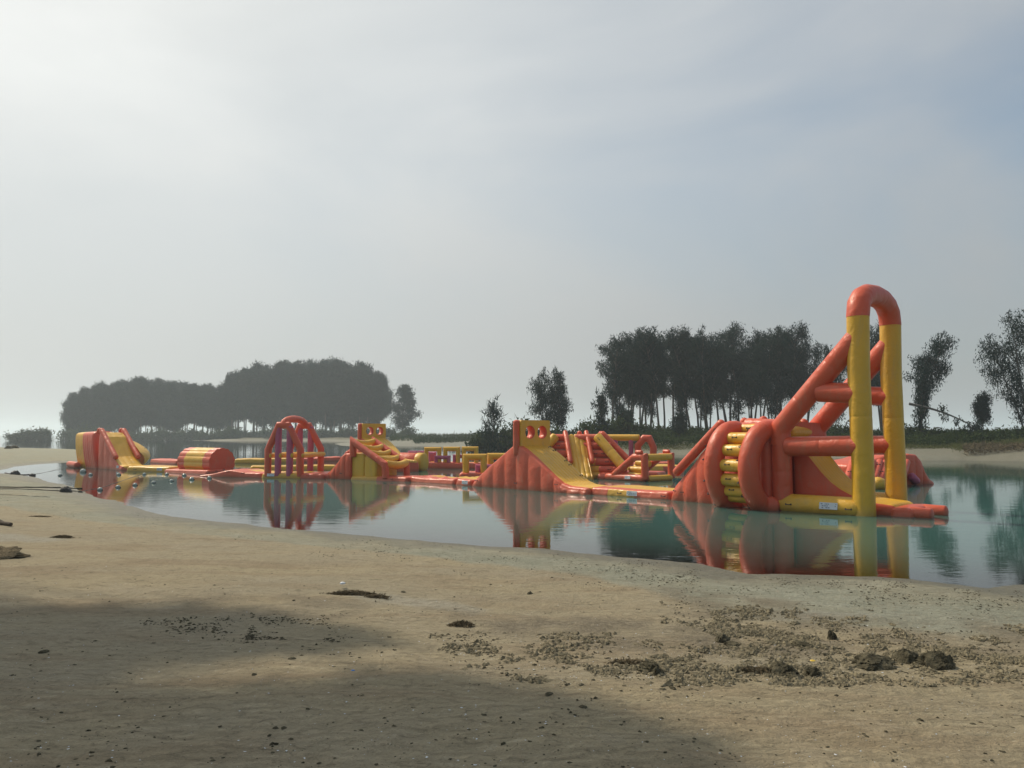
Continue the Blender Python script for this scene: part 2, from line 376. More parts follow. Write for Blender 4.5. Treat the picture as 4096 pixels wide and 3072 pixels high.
# ------------------------------------------------------------------ inflatable shapes
class MB:
    def __init__(s): s.v = []; s.f = []
    def add(s, vs, fs):
        b = len(s.v); s.v += [tuple(map(float, v)) for v in vs]; s.f += [tuple(b + i for i in f) for f in fs]; return s
    def tube(s, pts, r, seg=20, cap=1.0, seam=0):
        """mitred air tube along pts; cap = roundness of its ends (0 flat, 1 dome)"""
        P = [np.array(p, float) for p in pts]; n = len(P)
        rs = [r] * n if np.isscalar(r) else list(r)
        D = [(P[i + 1] - P[i]) / (np.linalg.norm(P[i + 1] - P[i]) + 1e-9) for i in range(n - 1)]
        d0 = D[0]; up = np.array([0, 0, 1.0]) if abs(d0[2]) < .9 else np.array([0, 1.0, 0])
        a = np.cross(up, d0); a /= np.linalg.norm(a); b = np.cross(d0, a)
        rings = []
        def ring(c, a, b, r): return [c + r * (math.cos(2 * math.pi * k / seg) * a + math.sin(2 * math.pi * k / seg) * b) for k in range(seg)]
        K = 5
        if cap:
            for k in range(K):
                q = math.pi / 2 * k / K
                rings.append(ring(P[0] - D[0] * rs[0] * cap * (math.cos(q)), a, b, rs[0] * max(.06, math.sin(q))))
        else: rings.append(ring(P[0], a, b, rs[0] * .02))
        for i in range(n):
            if 0 < i < n - 1:
                dm = D[i - 1] + D[i]; dm /= np.linalg.norm(dm)
                R0 = ring(np.zeros(3), a, b, rs[i]); pr = []
                for q in R0:      # slide each point along the incoming direction to the mitre plane
                    tt = -(q @ dm) / (D[i - 1] @ dm); pr.append(P[i] + q + D[i - 1] * tt)
                rings.append(pr)
                ax = np.cross(D[i - 1], D[i]); sn = np.linalg.norm(ax); cs = D[i - 1] @ D[i]
                if sn > 1e-6:
                    ax /= sn; Rm = np.array(Matrix.Rotation(math.atan2(sn, cs), 3, Vector(ax))); a = Rm @ a; b = Rm @ b
            else:
                rings.append(ring(P[i], a, b, rs[i]))
            if i < n - 1:          # in-between rings give the smooth shading something to hold on to
                Ln = np.linalg.norm(P[i + 1] - P[i]); rm = rs[i + 1]
                if Ln > 3 * rs[i]:
                    r1_ = rs[i] * 1.15; ks = int((Ln - 2 * r1_) / 1.05) if rs[i] > .14 else 0; st_ = [(r1_, 1)]
                    for kk in range(ks):
                        c_ = r1_ + (Ln - 2 * r1_) * (kk + .5) / ks; st_ += [(c_ - .10, 1.006), (c_ - .014, 1.0), (c_, .982), (c_ + .014, 1.0), (c_ + .10, 1.006)]
                    for q, mm in sorted(st_ + [(Ln - r1_, 1)]):
                        w_ = q / Ln; rings.append(ring(P[i] + D[i] * q, a, b, (rs[i] * (1 - w_) + rm * w_) * mm))
        if cap:
            for k in range(K - 1, -1, -1):
                q = math.pi / 2 * k / K
                rings.append(ring(P[-1] + D[-1] * rs[-1] * cap * (math.cos(q)), a, b, rs[-1] * max(.06, math.sin(q))))
        else: rings.append(ring(P[-1], a, b, rs[-1] * .02))
        vs = [v for rg in rings for v in rg]; fs = []
        for i in range(len(rings) - 1):
            for k in range(seg):
                k2 = (k + 1) % seg; fs.append((i * seg + k, i * seg + k2, (i + 1) * seg + k2, (i + 1) * seg + k))
        fs.append(tuple(range(seg - 1, -1, -1))); fs.append(tuple((len(rings) - 1) * seg + k for k in range(seg)))
        return s.add(vs, fs)
    def box(s, lo, hi):
        x0, y0, z0 = lo; x1, y1, z1 = hi
        return s.add([(x0, y0, z0), (x1, y0, z0), (x1, y1, z0), (x0, y1, z0), (x0, y0, z1), (x1, y0, z1), (x1, y1, z1), (x0, y1, z1)],
                     [(3, 2, 1, 0), (4, 5, 6, 7), (0, 1, 5, 4), (1, 2, 6, 5), (2, 3, 7, 6), (3, 0, 4, 7)])
    def build(s, name, m, parent=None, smooth=True, sharp=40, bevel=0):
        o = nobj(name, s.v, s.f, m, parent, smooth, sharp)
        if bevel:
            bm = bmesh.new(); bm.from_mesh(o.data)
            bmesh.ops.bevel(bm, geom=bm.edges[:], offset=bevel, segments=3, affect='EDGES', profile=.6)
            bm.to_mesh(o.data); bm.free()
            o.data.polygons.foreach_set('use_smooth', [True] * len(o.data.polygons)); o.data.set_sharp_from_angle(angle=R(50))
        return o
def tube(name, m, parent, pts, r, seg=20, cap=1.0): return MB().tube(pts, r, seg, cap).build(name, m, parent, sharp=38)

def interp(pts, x):
    xs = [p[0] for p in pts]; ys = [p[1] for p in pts]; return float(np.interp(x, xs, ys))
def body(parent, prof, y0, y1, parts, zb=-.12, ribs=0.0, ribw=.5, cr=.12, ridges=0, ridge=.0, dx=.07, puff=.03, round_l=True, round_r=True, lean=0.0, noisy=0.0, sd=0):
    """inflated block: top follows prof [(x, z)], straight sides with upright ribs, rounded shoulders, ridged top.
    parts: list of (name, material, test(x, kind, v)) - kind 'front','top','back','end'; v = 0..1 across the top"""
    xa, xb = prof[0][0], prof[-1][0]
    xs = sorted(set([round(v, 4) for v in np.arange(xa, xb, dx)] + [xa, xb] + [p[0] for p in prof]))
    er = min(.14, (xb - xa) * .2)
    xs = sorted(set(xs + [xa + er * (1 - math.cos(q)) for q in (0, .3, .6, .9, 1.2, 1.57)] + [xb - er * (1 - math.cos(q)) for q in (0, .3, .6, .9, 1.2, 1.57)]))
    NT = max(10, int(ridges * 7)) if ridges else 12
    kinds = []; loops = []
    for x in xs:
        zt = interp(prof, x); h = max(zt - zb, .06)
        e = 1.0
        dl = min(x - xa if round_l else 9, xb - x if round_r else 9)
        inset = er * (1 - math.sqrt(max(0, 1 - (1 - min(dl / er, 1)) ** 2)))
        Ya, Yb = y0 + inset, y1 - inset; zt2 = zt - inset * .8
        c = min(cr, h * .48)
        ph = (x - xa) / ribw if ribs else 0
        bul = ribs * abs(math.sin(math.pi * ph)) ** .6 if ribs else 0
        lp = []; kd = []
        lv = [0, .12, .3, .5, .7, .88, 1]
        for q in lv:
            z = zb + (zt2 - c - zb) * q
            b = bul * (min(1, (1 - q) * 4 + .25)) * (min(1, q * 6 + .2)) + puff * math.sin(math.pi * q)
            sh = lean * (z - zb)
            lp.append((x + 0, Ya - b + sh * 0, z)); kd.append(('front', 0))
        for q in (.3, .6, .9, 1.25):
            lp.append((x, Ya + c - c * math.cos(q) - bul * .25 * (1 - q / 1.57), zt2 - c + c * math.sin(q))); kd.append(('front' if q < .8 else 'top', 0))
        for k in range(NT + 1):
            v = k / NT; y = Ya + c + (Yb - Ya - 2 * c) * v
            rz = ridge * (abs(math.sin(math.pi * v * ridges)) ** .7 - .6) if ridges else 0
            nz = noisy * float(vnoise(x * 1.0, y * 1.0 + sd, .33, 17 + sd, 3)) if noisy else 0
            lp.append((x, y, zt2 + rz + puff * .7 * math.sin(math.pi * v) + nz)); kd.append(('top', v))
        for q in (1.25, .9, .6, .3):
            lp.append((x, Yb - c + c * math.cos(q), zt2 - c + c * math.sin(q))); kd.append(('back' if q < .8 else 'top', 1))
        for q in lv[::-1]:
            z = zb + (zt2 - c - zb) * q
            b = bul * (min(1, (1 - q) * 4 + .25)) * (min(1, q * 6 + .2)) + puff * math.sin(math.pi * q)
            lp.append((x, Yb + b, z)); kd.append(('back', 1))
        loops.append(lp); kinds.append(kd)
    n = len(loops[0]); groups = {}
    def put(kind, x, v, quad):
        for i, (nm, mt, test) in enumerate(parts):
            if test(x, kind, v): groups.setdefault(i, []).append(quad); return
    for i in range(len(xs) - 1):
        for k in range(n):
            k2 = (k + 1) % n
            kd = kinds[i][k] if k < n - 1 else ('back', 1)
            put(kd[0], (xs[i] + xs[i + 1]) / 2, kd[1], (i * n + k, i * n + k2, (i + 1) * n + k2, (i + 1) * n + k))
    put('end', xs[0], 0, tuple(range(n))[::-1]); put('end', xs[-1], 1, tuple((len(xs) - 1) * n + k for k in range(n)))
    V = [v for lp in loops for v in lp]
    if lean:
        V = [(v[0] + lean * max(0, v[2]), v[1], v[2]) for v in V]
    outs = []
    for i, fl in groups.items():
        used = sorted({q for f in fl for q in f}); mp = {q: j for j, q in enumerate(used)}
        outs.append(nobj(parts[i][0], [V[q] for q in used], [tuple(mp[q] for q in f)[::-1] for f in fl], parts[i][1], parent, True, 55))
    return outs
ANY = lambda x, k, v: True
def topband(a, b, xa=-99, xb=99): return lambda x, k, v: k == 'top' and a <= v <= b and xa <= x <= xb
def xr_(a, b): return lambda x, k, v: a <= x <= b
def slab(parent, name, m, outer, holes, x0, x1, rim=None, rimname='hole_sleeve', rimr=.03):
    """upright padded panel in the (y, z) plane from x0 to x1 with real round holes"""
    def circ(c, r, n=28): return [(c[0] + r * math.cos(2 * math.pi * k / n), c[1] + r * math.sin(2 * math.pi * k / n)) for k in range(n)]
    hs = [circ(c, r) for c, r in holes]
    loops = [outer] + hs
    tess = tessellate_polygon([[Vector((p[0], p[1], 0)) for p in lp] for lp in loops])
    flat = [p for lp in loops for p in lp]; n = len(flat)
    V = [(x0, p[0], p[1]) for p in flat] + [(x1, p[0], p[1]) for p in flat]
    Fc = []
    for a, b, c in tess: Fc += [(a, b, c), (n + c, n + b, n + a)]
    k = len(outer)
    for i in range(k): Fc.append((i, (i + 1) % k, n + (i + 1) % k, n + i))
    if not rim:
        pass
    bs = k
    mb = MB(); mb.add(V, Fc)
    o = mb.build(name, m, parent, smooth=False)
    bm = bmesh.new(); bm.from_mesh(o.data); bmesh.ops.recalc_face_normals(bm, faces=bm.faces[:]); bm.to_mesh(o.data); bm.free()
    for (c, r) in holes:
        # padded sleeve lining the hole
        vs = []; fs = []; ns = 28; prof = [(x0 - .003, r + .004), (x0 + .004, r - .012), (x0 * .7 + x1 * .3, r - .045), ((x0 + x1) / 2, r - .05), (x0 * .3 + x1 * .7, r - .045), (x1 - .004, r - .012), (x1 + .003, r + .004)]
        for (xx, rr_) in prof:
            for q in range(ns): vs.append((xx, c[0] + rr_ * math.cos(2 * math.pi * q / ns), c[1] + rr_ * math.sin(2 * math.pi * q / ns)))
        for i in range(len(prof) - 1):
            for q in range(ns): fs.append((i * ns + q, i * ns + (q + 1) % ns, (i + 1) * ns + (q + 1) % ns, (i + 1) * ns + q))
        MB().add(vs, fs).build(rimname, rim, parent, sharp=60)
    return o
# webbing grab handle: strap arched between two patches; mesh data shared by all
_h = MB()
_h.tube([(-.07, 0, .0), (-.045, -.01, .045), (.045, -.01, .045), (.07, 0, .0)], .011, 8, 0)
_h.box((-.085, -.022, -.006), (-.055, .022, .008)); _h.box((.055, -.022, -.006), (.085, .022, .008))
HME = bpy.data.meshes.new('handle'); HME.from_pydata(_h.v, [], _h.f); HME.update(); HME.materials.append(BLK)
def handle(parent, p, nrm=(0, -1, 0), along=(1, 0, 0), s=1.0):
    o = link('handle', HME, parent)
    z = Vector(nrm).normalized(); x = Vector(along); x = (x - z * x.dot(z)).normalized(); y = z.cross(x)
    M = Matrix((x, y, z)).transposed().to_4x4(); M.translation = Vector(p); o.matrix_local = M @ Matrix.Scale(s, 4)
    return o
def sticker(parent, p, w_, h_, nrm=(0, -1, 0), along=(1, 0, 0)):
    """white information label with rows of small print"""
    z = Vector(nrm).normalized(); x = Vector(along); x = (x - z * x.dot(z)).normalized(); y = z.cross(x)
    M = Matrix((x, y, z)).transposed().to_4x4(); M.translation = Vector(p) + z * .004
    o = MB().box((-w_ / 2, -h_ / 2, -.004), (w_ / 2, h_ / 2, .004)).build('label', LAB, parent, smooth=False); o.matrix_local = M
    mb = MB(); rg = random.Random(int(p[0] * 100))
    for row in (.26, -.02, -.28):
        xx = -w_ * .42
        while xx < w_ * .40:
            ww = rg.uniform(.02, .06) * w_ / .5
            if rg.random() < .72: mb.box((xx, h_ * row - h_ * .05, .005), (min(xx + ww, w_ * .44), h_ * row + h_ * .06, .0065))
            xx += ww * 1.35
    q = mb.build('label_print', PRINT, o, smooth=False); q['kind'] = 'stuff'
    return o
def mat_(name, label, fr, y0, y1, h, parts, group=None, noisy=.0, sd=0, ends=(0, None), cr=.11, cat='inflatable mat', dip=0.0, handles=()):
    xa = ends[0]; xb = ends[1] if ends[1] is not None else fr.len
    t_ = frthing(name, label, cat, fr, group)
    prof = [(xa + (xb - xa) * q, h - dip * math.sin(math.pi * q) + .012 * math.sin(7 * q + sd)) for q in np.linspace(0, 1, 9)]
    body(t_, prof, y0, y1, parts, cr=cr, noisy=noisy, sd=sd, puff=.035, dx=.06)
    for x in handles: handle(t_, (x, y0 - .040, h * .45), (0, -1, .15))
    return t_
# ------------------------------------------------------------------ T: the tall arch tower on the right
TW = Fr(G(3457, 2062), ang=-44.0)       # origin at the foot of the front pole
w = 2.30; pz = lambda px, py, off=0: TW.P(px, py, off)
T_ = frthing('inflatable_arch_tower', 'tall tower of two yellow poles joined by a red arch, rising above everything', 'inflatable tower', TW)
ztop = TW.sz(3442, 1262, 0)[1]
for y, nm in ((0, 'yellow_pole'), (w, 'yellow_pole')):
    tube(nm, YEL, T_, [(0, y, -.1 if y == 0 else -.1), (0.0, y, 1.3), (-.04, y, ztop * .72), (-.02, y, ztop)], [.275, .262, .268, .27], 32, 0)
arc = []
za = TW.sz(3522, 1140, w / 2)[1] - .27
for k in range(9):
    q = math.pi * k / 8
    arc.append((-.02, w / 2 - (w / 2) * math.copysign(abs(math.cos(q)) ** .86, math.cos(q)), ztop + .005 + (za - ztop) * (math.sin(q) ** .80)))
arc = [(arc[0][0], arc[0][1], arc[0][2] - .03)] + arc + [(arc[-1][0], arc[-1][1], arc[-1][2] - .03)]
tube('red_arch', RED, T_, arc, .277, 32, 0)
base_l = TW.sz(3110, 2010, 0)[0]
seam = base_l - .1
for y in (0, w):
    tube('base_tube', YEL, T_, [(base_l - .02, y, .15), (-.10, y, .15)], .285, 28, .3)
    a = TW.P(3416, 1360, 0); b = TW.P(3122, 1712, 0)
    tube('diagonal_strut', RED, T_, [(a[0] + .06, y, a[2] + .06), (b[0], y, b[2]), (b[0] - .03, y, b[2] - .45)], .262, 28, .15)
    a = TW.P(3438, 1574, 0); b = TW.P(3275, 1568, 0)
    tube('cross_beam', RED, T_, [(a[0], y, a[2]), (b[0], y, b[2])], [.256, .256], 28, 0)
    a = TW.P(3440, 1784, 0); b = TW.P(3150, 1786, 0)
    tube('cross_beam', RED, T_, [(a[0], y, a[2]), (b[0], y, b[2])], [.258, .258], 28, 0)
    a = TW.P(3124, 1735, 0)
    tube('corner_post', RED, T_, [(a[0], y, a[2]), (a[0] + .02, y, .02)], [.25, .262], 28, .3)
post_x = TW.P(3124, 1735, 0)[0]
# chute
ys, ye = .42, w - .42
pr = [(TW.sz(*q, ys)[0], TW.sz(*q, ys)[1]) for q in ((3165, 1765), (3205, 1790), (3240, 1832), (3282, 1885), (3320, 1925), (3360, 1955), (3410, 1982))]
pr = sorted(pr); x_end = .62
pr += [(pr[-1][0] + .25, .33), (x_end, .26)]
body(T_, pr, ys, ye, [('slide_surface', YEL, lambda x, k, v: k == 'top'), ('side_wall', RED, ANY)], ribs=.0, puff=.02, cr=.10, ridges=7, ridge=.035, dx=.08)
# platform lip and soft yellow steps behind the top
sx = TW.sz(3215, 1730, 1.5)[0]
tube('platform_roll', YEL, T_, [(sx, .55, TW.sz(3215, 1729, 1.5)[1]), (sx, 1.95, TW.sz(3215, 1729, 1.5)[1])], .17, 20, .6)
tube('platform_roll', YEL, T_, [(sx - .18, .75, TW.sz(3215, 1700, 1.5)[1]), (sx - .18, 1.8, TW.sz(3215, 1700, 1.5)[1])], .19, 20, .6)
q = TW.P(3212, 1690, 1.5); tube('rail_knob', RED, T_, [(q[0], 1.5, q[2] - .5), (q[0] + .02, 1.5, q[2] - .02)], .13, 18, 1.0)
# landing float with two tongues
body(T_, [(.50, .20), (.85, .22), (1.05, .18)], .30, w - .35, [('landing_float', RED, ANY)], cr=.09)
tube('landing_tongue', RED, T_, [(.95, .52, .075), (1.36, .52, .065)], .165, 20, .45)
tube('landing_tongue', RED, T_, [(.95, 1.45, .085), (1.42, 1.45, .075)], .165, 20, .45)
for px, py in ((3153, 2017), (3393, 2037)): q = TW.P(px, py, -.29); handle(T_, (q[0], -.287, q[2]), (0, -1, .1))
q = TW.P(3313, 2024, -.29); sticker(T_, (q[0], -.286, q[2]), .46, .17, (0, -1, .18))

# ------------------------------------------------------------------ A: climbing dome module to the left of the tower
S_ = TW.W(base_l - .02, 0)
MA = Fr(G(2684, 2000), S_)
A_ = frthing('inflatable_climbing_ramp', 'red ramp with two bulging arches and yellow rungs, joined to the tall tower', 'inflatable ramp', MA)
wa = 2.3; LA = MA.len
def sa(px, py, off=0): return MA.sz(px, py, off)
pr = [(0.0, .24)] + [sa(*q, 0) for q in ((2700, 1938), (2738, 1893), (2774, 1850), (2799, 1812), (2846, 1760), (2888, 1708), (2925, 1690))] 
pr = [(0, .24)] + sorted([(a, b) for a, b in pr[1:] if a > .12]); pr += [(LA - .35, sa(3040, 1690)[1]), (LA - .02, sa(3080, 1690)[1])]
body(A_, pr, 0, wa, [('climbing_surface', YEL, lambda x, k, v: k == 'top' and x < 2.3 and .12 < v < .88), ('ribbed_wall', RED, ANY)], ribs=.075, ribw=LA / 7.2, cr=.16, puff=.03, dx=.05, round_r=False)
arcY = [(.35, 2.12), (.0, 2.24), (-.30, 2.20), (-.62, 1.98), (-.84, 1.62), (-.94, 1.18), (-.88, .72), (-.66, .32), (-.30, .02), (.10, -.1)]
arcY = [(a, b * (sa(3040, 1700)[1] - .12) / 2.22 if b > 0 else b) for a, b in arcY]
# smooth the arc
def smooth_path(P, n=22):
    P = np.array(P, float); d = np.r_[0, np.cumsum(np.hypot(*np.diff(P, axis=0).T))]; tt = np.linspace(0, d[-1], n)
    from math import comb
    xs_ = np.interp(tt, d, P[:, 0]); zs_ = np.interp(tt, d, P[:, 1])
    for _ in range(3):
        xs_[1:-1] = (xs_[:-2] + 2 * xs_[1:-1] + xs_[2:]) / 4; zs_[1:-1] = (zs_[:-2] + 2 * zs_[1:-1] + zs_[2:]) / 4
    return list(zip(xs_, zs_))
arcS = smooth_path(arcY)
x1 = sa(2852, 1850, -.94)[0]; x2 = sa(2990, 1850, -.94)[0]
for x in (x1, x2):
    ar_ = tube('bulging_arch', RED, A_, [(x, a, b) for a, b in arcS], .272, 28, .3)
for (px, py, r_) in ((2945, 1716, .15), (2935, 1754, .165), (2908, 1801, .165), (2900, 1860, .17), (2905, 1917, .17), (2925, 1962, .165), (2945, 1990, .15)):
    z = sa(px, py, -.7)[1]
    zs = [b for a, b in arcS]; k0 = int(np.argmax(zs)); ysx = np.interp(-z, [-b for a, b in arcS[k0:]], [a for a, b in arcS[k0:]])
    tube('rung', YEL, A_, [(x1 + .12, ysx + .10, z), ((x1 + x2) / 2, ysx + .07, z), (x2 - .12, ysx + .10, z)], r_, 20, 0)
    if z > .35: handle(A_, ((x1 + x2) / 2 - .05, ysx + .07 - r_ * .97, z + .03), (0, -1, .2))
def ang_of(i): 
    a0, b0 = arcS[i - 1]; a1, b1 = arcS[i + 1]; return a1 - a0, b1 - b0
for x in (x1, x2):
    for i in (3, 5, 8, 10, 13, 15, 17):
        ta, tb = ang_of(i); nn = Vector((-.55, tb, -ta)).normalized()
        if nn.y > 0: nn = Vector((-.55, -tb, ta)).normalized()
        a, b = arcS[i]; handle(A_, (x + nn.x * .272, a + nn.y * .272, b + nn.z * .272), nn, (1, 0, 0), 1.0)
# inner hollow to the right of the second arch: curved back wall and floor roll
tube('inner_post', RED, A_, [(LA - .24, -.06, sa(3070, 1720)[1]), (LA - .24, -.06, .05)], .20, 22, .5)
tube('sill_roll', RED, A_, [(x2 + .25, -.34, .12), (LA - .08, -.10, .12)], .24, 22, .5)
tube('top_roll', RED, A_, [(x1 + .25, .30, sa(3000, 1700)[1] - .02), (LA - .05, .30, sa(3070, 1702)[1] - .05)], .22, 22, .5)
# hand rails on the climbing slope
for off, q0, q1 in ((.05, (2708, 1888), (2886, 1695)), (wa - .1, None, None)):
    if q0: a = MA.P(*q0, off); b = MA.P(*q1, off); ra, rb = a, b
    else: a = (ra[0], off, ra[2]); b = (rb[0], off, rb[2])
    tube('hand_rail', RED, A_, [a, b], .135, 18, .8)
for px, py in ((2972, 1684), (3048, 1678)):
    q = MA.P(px, py, .9); tube('rail_knob', RED, A_, [(q[0], .9, q[2] - .4), (q[0] + .05, .9, q[2] - .03)], .13, 18, 1.0)
for px, py in ((2700, 1962), (2619 + 110, 1968)): q = MA.P(px, py, -.06); handle(A_, (q[0], -.055, max(q[2], .1)), (0, -1, .1), s=.9)

# ------------------------------------------------------------------ B: mat, C: big hump slide
MBf = Fr(G(2358, 1977), G(2680, 1999)); h = .23
B_ = mat_('inflatable_mat', 'yellow mat with red ends between the big hump and the red ramp', MBf, 0, 2.0, h,
     [('deck', YEL, lambda x, k, v: k == 'top' and .12 < v < .95 and .28 < x < MBf.len - .25), ('yellow_edge', YEL, lambda x, k, v: k == 'front' and .75 < x < MBf.len * .58), ('red_edge', RED, ANY)],
     group='flat mats linking the inflatables', handles=(MBf.len * .40, MBf.len * .93))
q = MBf.P(2530, 1974, 0); sticker(B_, (q[0], -.036, .12), .40, .15, (0, -1, .1))
CF = Fr(G(1888, 1944), G(2352, 1979)); wc = 1.55
C_ = frthing('inflatable_hump_slide', 'large red ribbed hump with a yellow chute and two-hole panel, nearest of its kind', 'inflatable slide', CF, 'hump slides topped by a panel with two round holes')
def humps(Cf, wv, Cx, pts, panel, hz, hxs, root, ribw, zscale=1.0):
    prof = [(Cf.sz(*q)[0], Cf.sz(*q)[1]) for q in pts]
    prof = [(max(0.0, a), b) for a, b in prof]; prof[-1] = (Cf.len, prof[-1][1]); prof[0] = (0.0, prof[0][1])
    body(root, prof, 0, wv, [('slide_surface', YEL, lambda x, k, v: k == 'top' and x > hxs and .03 < v), ('ribbed_side', RED, ANY)], ribs=.07, ribw=ribw, cr=.10, ridges=8, ridge=.028, dx=.05, puff=.025)
    return prof
cpts = ((1888, 1928), (1912, 1906), (1950, 1869), (2000, 1826), (2033, 1797), (2050, 1783), (2064, 1778), (2078, 1783), (2102, 1798), (2140, 1831), (2180, 1871), (2215, 1906), (2245, 1932), (2275, 1945), (2352, 1954))
px0 = CF.sz(2053, 1780)[0]; px1 = CF.sz(2076, 1780)[0]
cprof = humps(CF, wc, C_, cpts, None, None, px1 - .12, C_, CF.len / 9.5)
zt_ = CF.sz(2064, 1680)[1]; zb_ = CF.sz(2064, 1800)[1]
c1 = CF.sz(2064, 1729)[1]
def rrect(y0, y1, z0, z1, r=.06):
    P = []
    for cx, cz, a0 in ((y1 - r, z1 - r, 0), (y0 + r, z1 - r, 90)):
        for k in range(5): q = R(a0 + 90 * k / 4); P.append((cx + r * math.cos(q), cz + r * math.sin(q)))
    return P + [(y0, z0), (y1, z0)]
slab(C_, 'hole_panel', YEL, rrect(.05, wc, zb_, zt_), [((.05 + wc * .30, c1), .245), ((.05 + wc * .70, c1), .245)], px0, px1 + .05, RED)
tube('panel_edge_roll', RED, C_, [((px0 + px1) / 2 + .01, .02, zb_ - .15), ((px0 + px1) / 2 + .01, .02, zt_ - .06)], .135, 20, .5)
for (px, py) in ((2152, 1786), (2197, 1802), (2215, 1821), (2261, 1843), (2278, 1869), (2323, 1898)):
    s_, z_ = CF.sz(px, py, wc - .25)
    zz = interp(cprof, s_); sl = (interp(cprof, s_ + .1) - interp(cprof, s_ - .1)) / .2
    handle(C_, (s_, wc - .22, zz + .03), (-sl, 0, 1), (0, 1, 0), .9)
    handle(C_, (s_, .14, zz + .03), (-sl, 0, 1), (0, 1, 0), .9) if False else None
for px, py in ((2062, 1932), (2224, 1938), (1905, 1922)): q = CF.P(px, py, -.09); handle(C_, (q[0], -.085, q[2]), (0, -1, 0), s=.9)
q = CF.P(1905, 1932, 0)

# ------------------------------------------------------------------ D: worn red mats left of the hump
DF = Fr(G(1637, 1926), G(1884, 1943))
D1 = mat_('inflatable_mat', 'wrinkled half deflated red mat with a yellow deck, left of the big hump', DF, 0, 1.7, .22,
     [('deck', YEL, lambda x, k, v: k == 'top' and x > .5 and .30 < v < .92), ('red_edge', RED, ANY)], group='flat mats linking the inflatables', noisy=.07, sd=3, ends=(0, DF.len * .745), dip=.04)
D2 = mat_('inflatable_mat', 'short red mat with a pale yellow top at the foot of the big hump', DF, 0, 1.7, .22,
     [('deck', YEL, lambda x, k, v: k == 'top' and v > .1), ('red_edge', RED, ANY)], group='flat mats linking the inflatables', ends=(DF.len * .76, DF.len - .02))
q = DF.P(1862, 1932, 0); sticker(D2, (q[0], -.036, .12), .34, .14, (0, -1, .1))

# ------------------------------------------------------------------ E: ladder module in the middle
EF = Fr(G(1303, 1914), G(1634, 1927)); we = 1.45
E_ = frthing('inflatable_ladder', 'red railed ladder with broad yellow rungs, left of the big hump', 'inflatable ladder', EF)
pr = [EF.sz(*q) for q in ((1303, 1897), (1318, 1884), (1340, 1862), (1356, 1840), (1366, 1823), (1380, 1814), (1406, 1812))]
pr[0] = (0, .2)
body(E_, pr, 0, we, [('ribbed_side', RED, ANY)], ribs=.06, ribw=.30, cr=.09, dx=.04, round_r=False)
xa = pr[-1][0]; xb = EF.sz(1456, 1815)[0]; xc = EF.sz(1507, 1815)[0]
body(E_, [(xa + .01, pr[-1][1]), (xb, pr[-1][1] - .03)], .06, we - .05, [('yellow_block', YEL, ANY)], cr=.08, puff=.01, round_l=False)
body(E_, [(xb + .01, pr[-1][1] - .10), (xc, pr[-1][1] - .12)], -.02, we, [('yellow_block', YEL, ANY)], cr=.08, puff=.01)
body(E_, [(xa - .02, .16), (EF.len, .19)], -.08, we + .1, [('base_yellow', YEL, lambda x, k, v: x < xc + .05), ('base_red', RED, ANY)], cr=.12, dx=.06)
top = EF.P(1413, 1768, 0); knee = EF.P(1540, 1858, 0)
for y in (0.0, we):
    tube('side_rail', RED, E_, [(top[0], y, pr[-1][1] - .15), (top[0], y, top[2]), (knee[0], y, knee[2]), (knee[0] + .05, y, .12)], .152, 20, .2)
for k in range(5):
    f_ = k / 4; x = top[0] + (knee[0] - top[0]) * f_; z = top[2] + (knee[2] - top[2]) * f_
    r_ = .125 if k < 4 else .17
    mbt = MB(); n_ = 7
    mbt.tube([(x + (0.02 if k == 0 else .12) * math.sin(math.pi * j / (n_ - 1)) , .04 + (we - .08) * j / (n_ - 1), z + .03 - .09 * math.sin(math.pi * j / (n_ - 1))) for j in range(n_)], r_, 18, 0)
    mbt.build('rung', YEL, E_, sharp=50)
tube('ramp_rail', RED, E_, [EF.P(1352, 1868, we), EF.P(1392, 1812, we)], .12, 16, .8)
q = EF.P(1365, 1893, -.07); handle(E_, (q[0], -.07, q[2]), (0, -1, 0)); q = EF.P(1567, 1918, -.12); handle(E_, (q[0], -.12, .1), (0, -1, 0), s=.8)

# E2: the same hump slide standing farther back
e2a = atdepth(1380, 47.0); e2b = atdepth(1575, 42.5)
E2 = Fr(e2a, e2b)
E2_ = frthing('inflatable_hump_slide', 'distant hump slide with a two-hole yellow panel, behind the ladder with yellow rungs', 'inflatable slide', E2, 'hump slides topped by a panel with two round holes')
def mapc(q):   # same outline moved to this distance
    return q
k_ = .62
pts2 = [(1447 + (a - 2064) * (.44 if a > 2064 else .5), 1755 + (b - 1783) * .52) for a, b in cpts]
prof2 = [E2.sz(*q) for q in pts2]
prof2 = [(a, max(b, .2)) for a, b in prof2]
ph0 = E2.sz(1433, 1755)[0]; ph1 = E2.sz(1444, 1755)[0]
body(E2_, prof2, 0, wc, [('slide_surface', YEL, lambda x, k, v: k == 'top' and x > ph0), ('ribbed_side', RED, ANY)], ribs=.06, ribw=.55, cr=.10, ridges=8, ridge=.028, dx=.09)
zt2 = E2.sz(1438, 1694)[1]; zb2 = E2.sz(1438, 1770)[1]; cz2 = E2.sz(1438, 1724)[1]
slab(E2_, 'hole_panel', YEL, rrect(.05, wc, zb2, zt2), [((.05 + wc * .30, cz2), .24), ((.05 + wc * .70, cz2), .24)], ph0, ph1 + .08, RED)
tube('panel_edge_roll', RED, E2_, [((ph0 + ph1) / 2 + .02, .02, zb2 - .2), ((ph0 + ph1) / 2 + .02, .02, zt2 - .06)], .14, 18, .5)
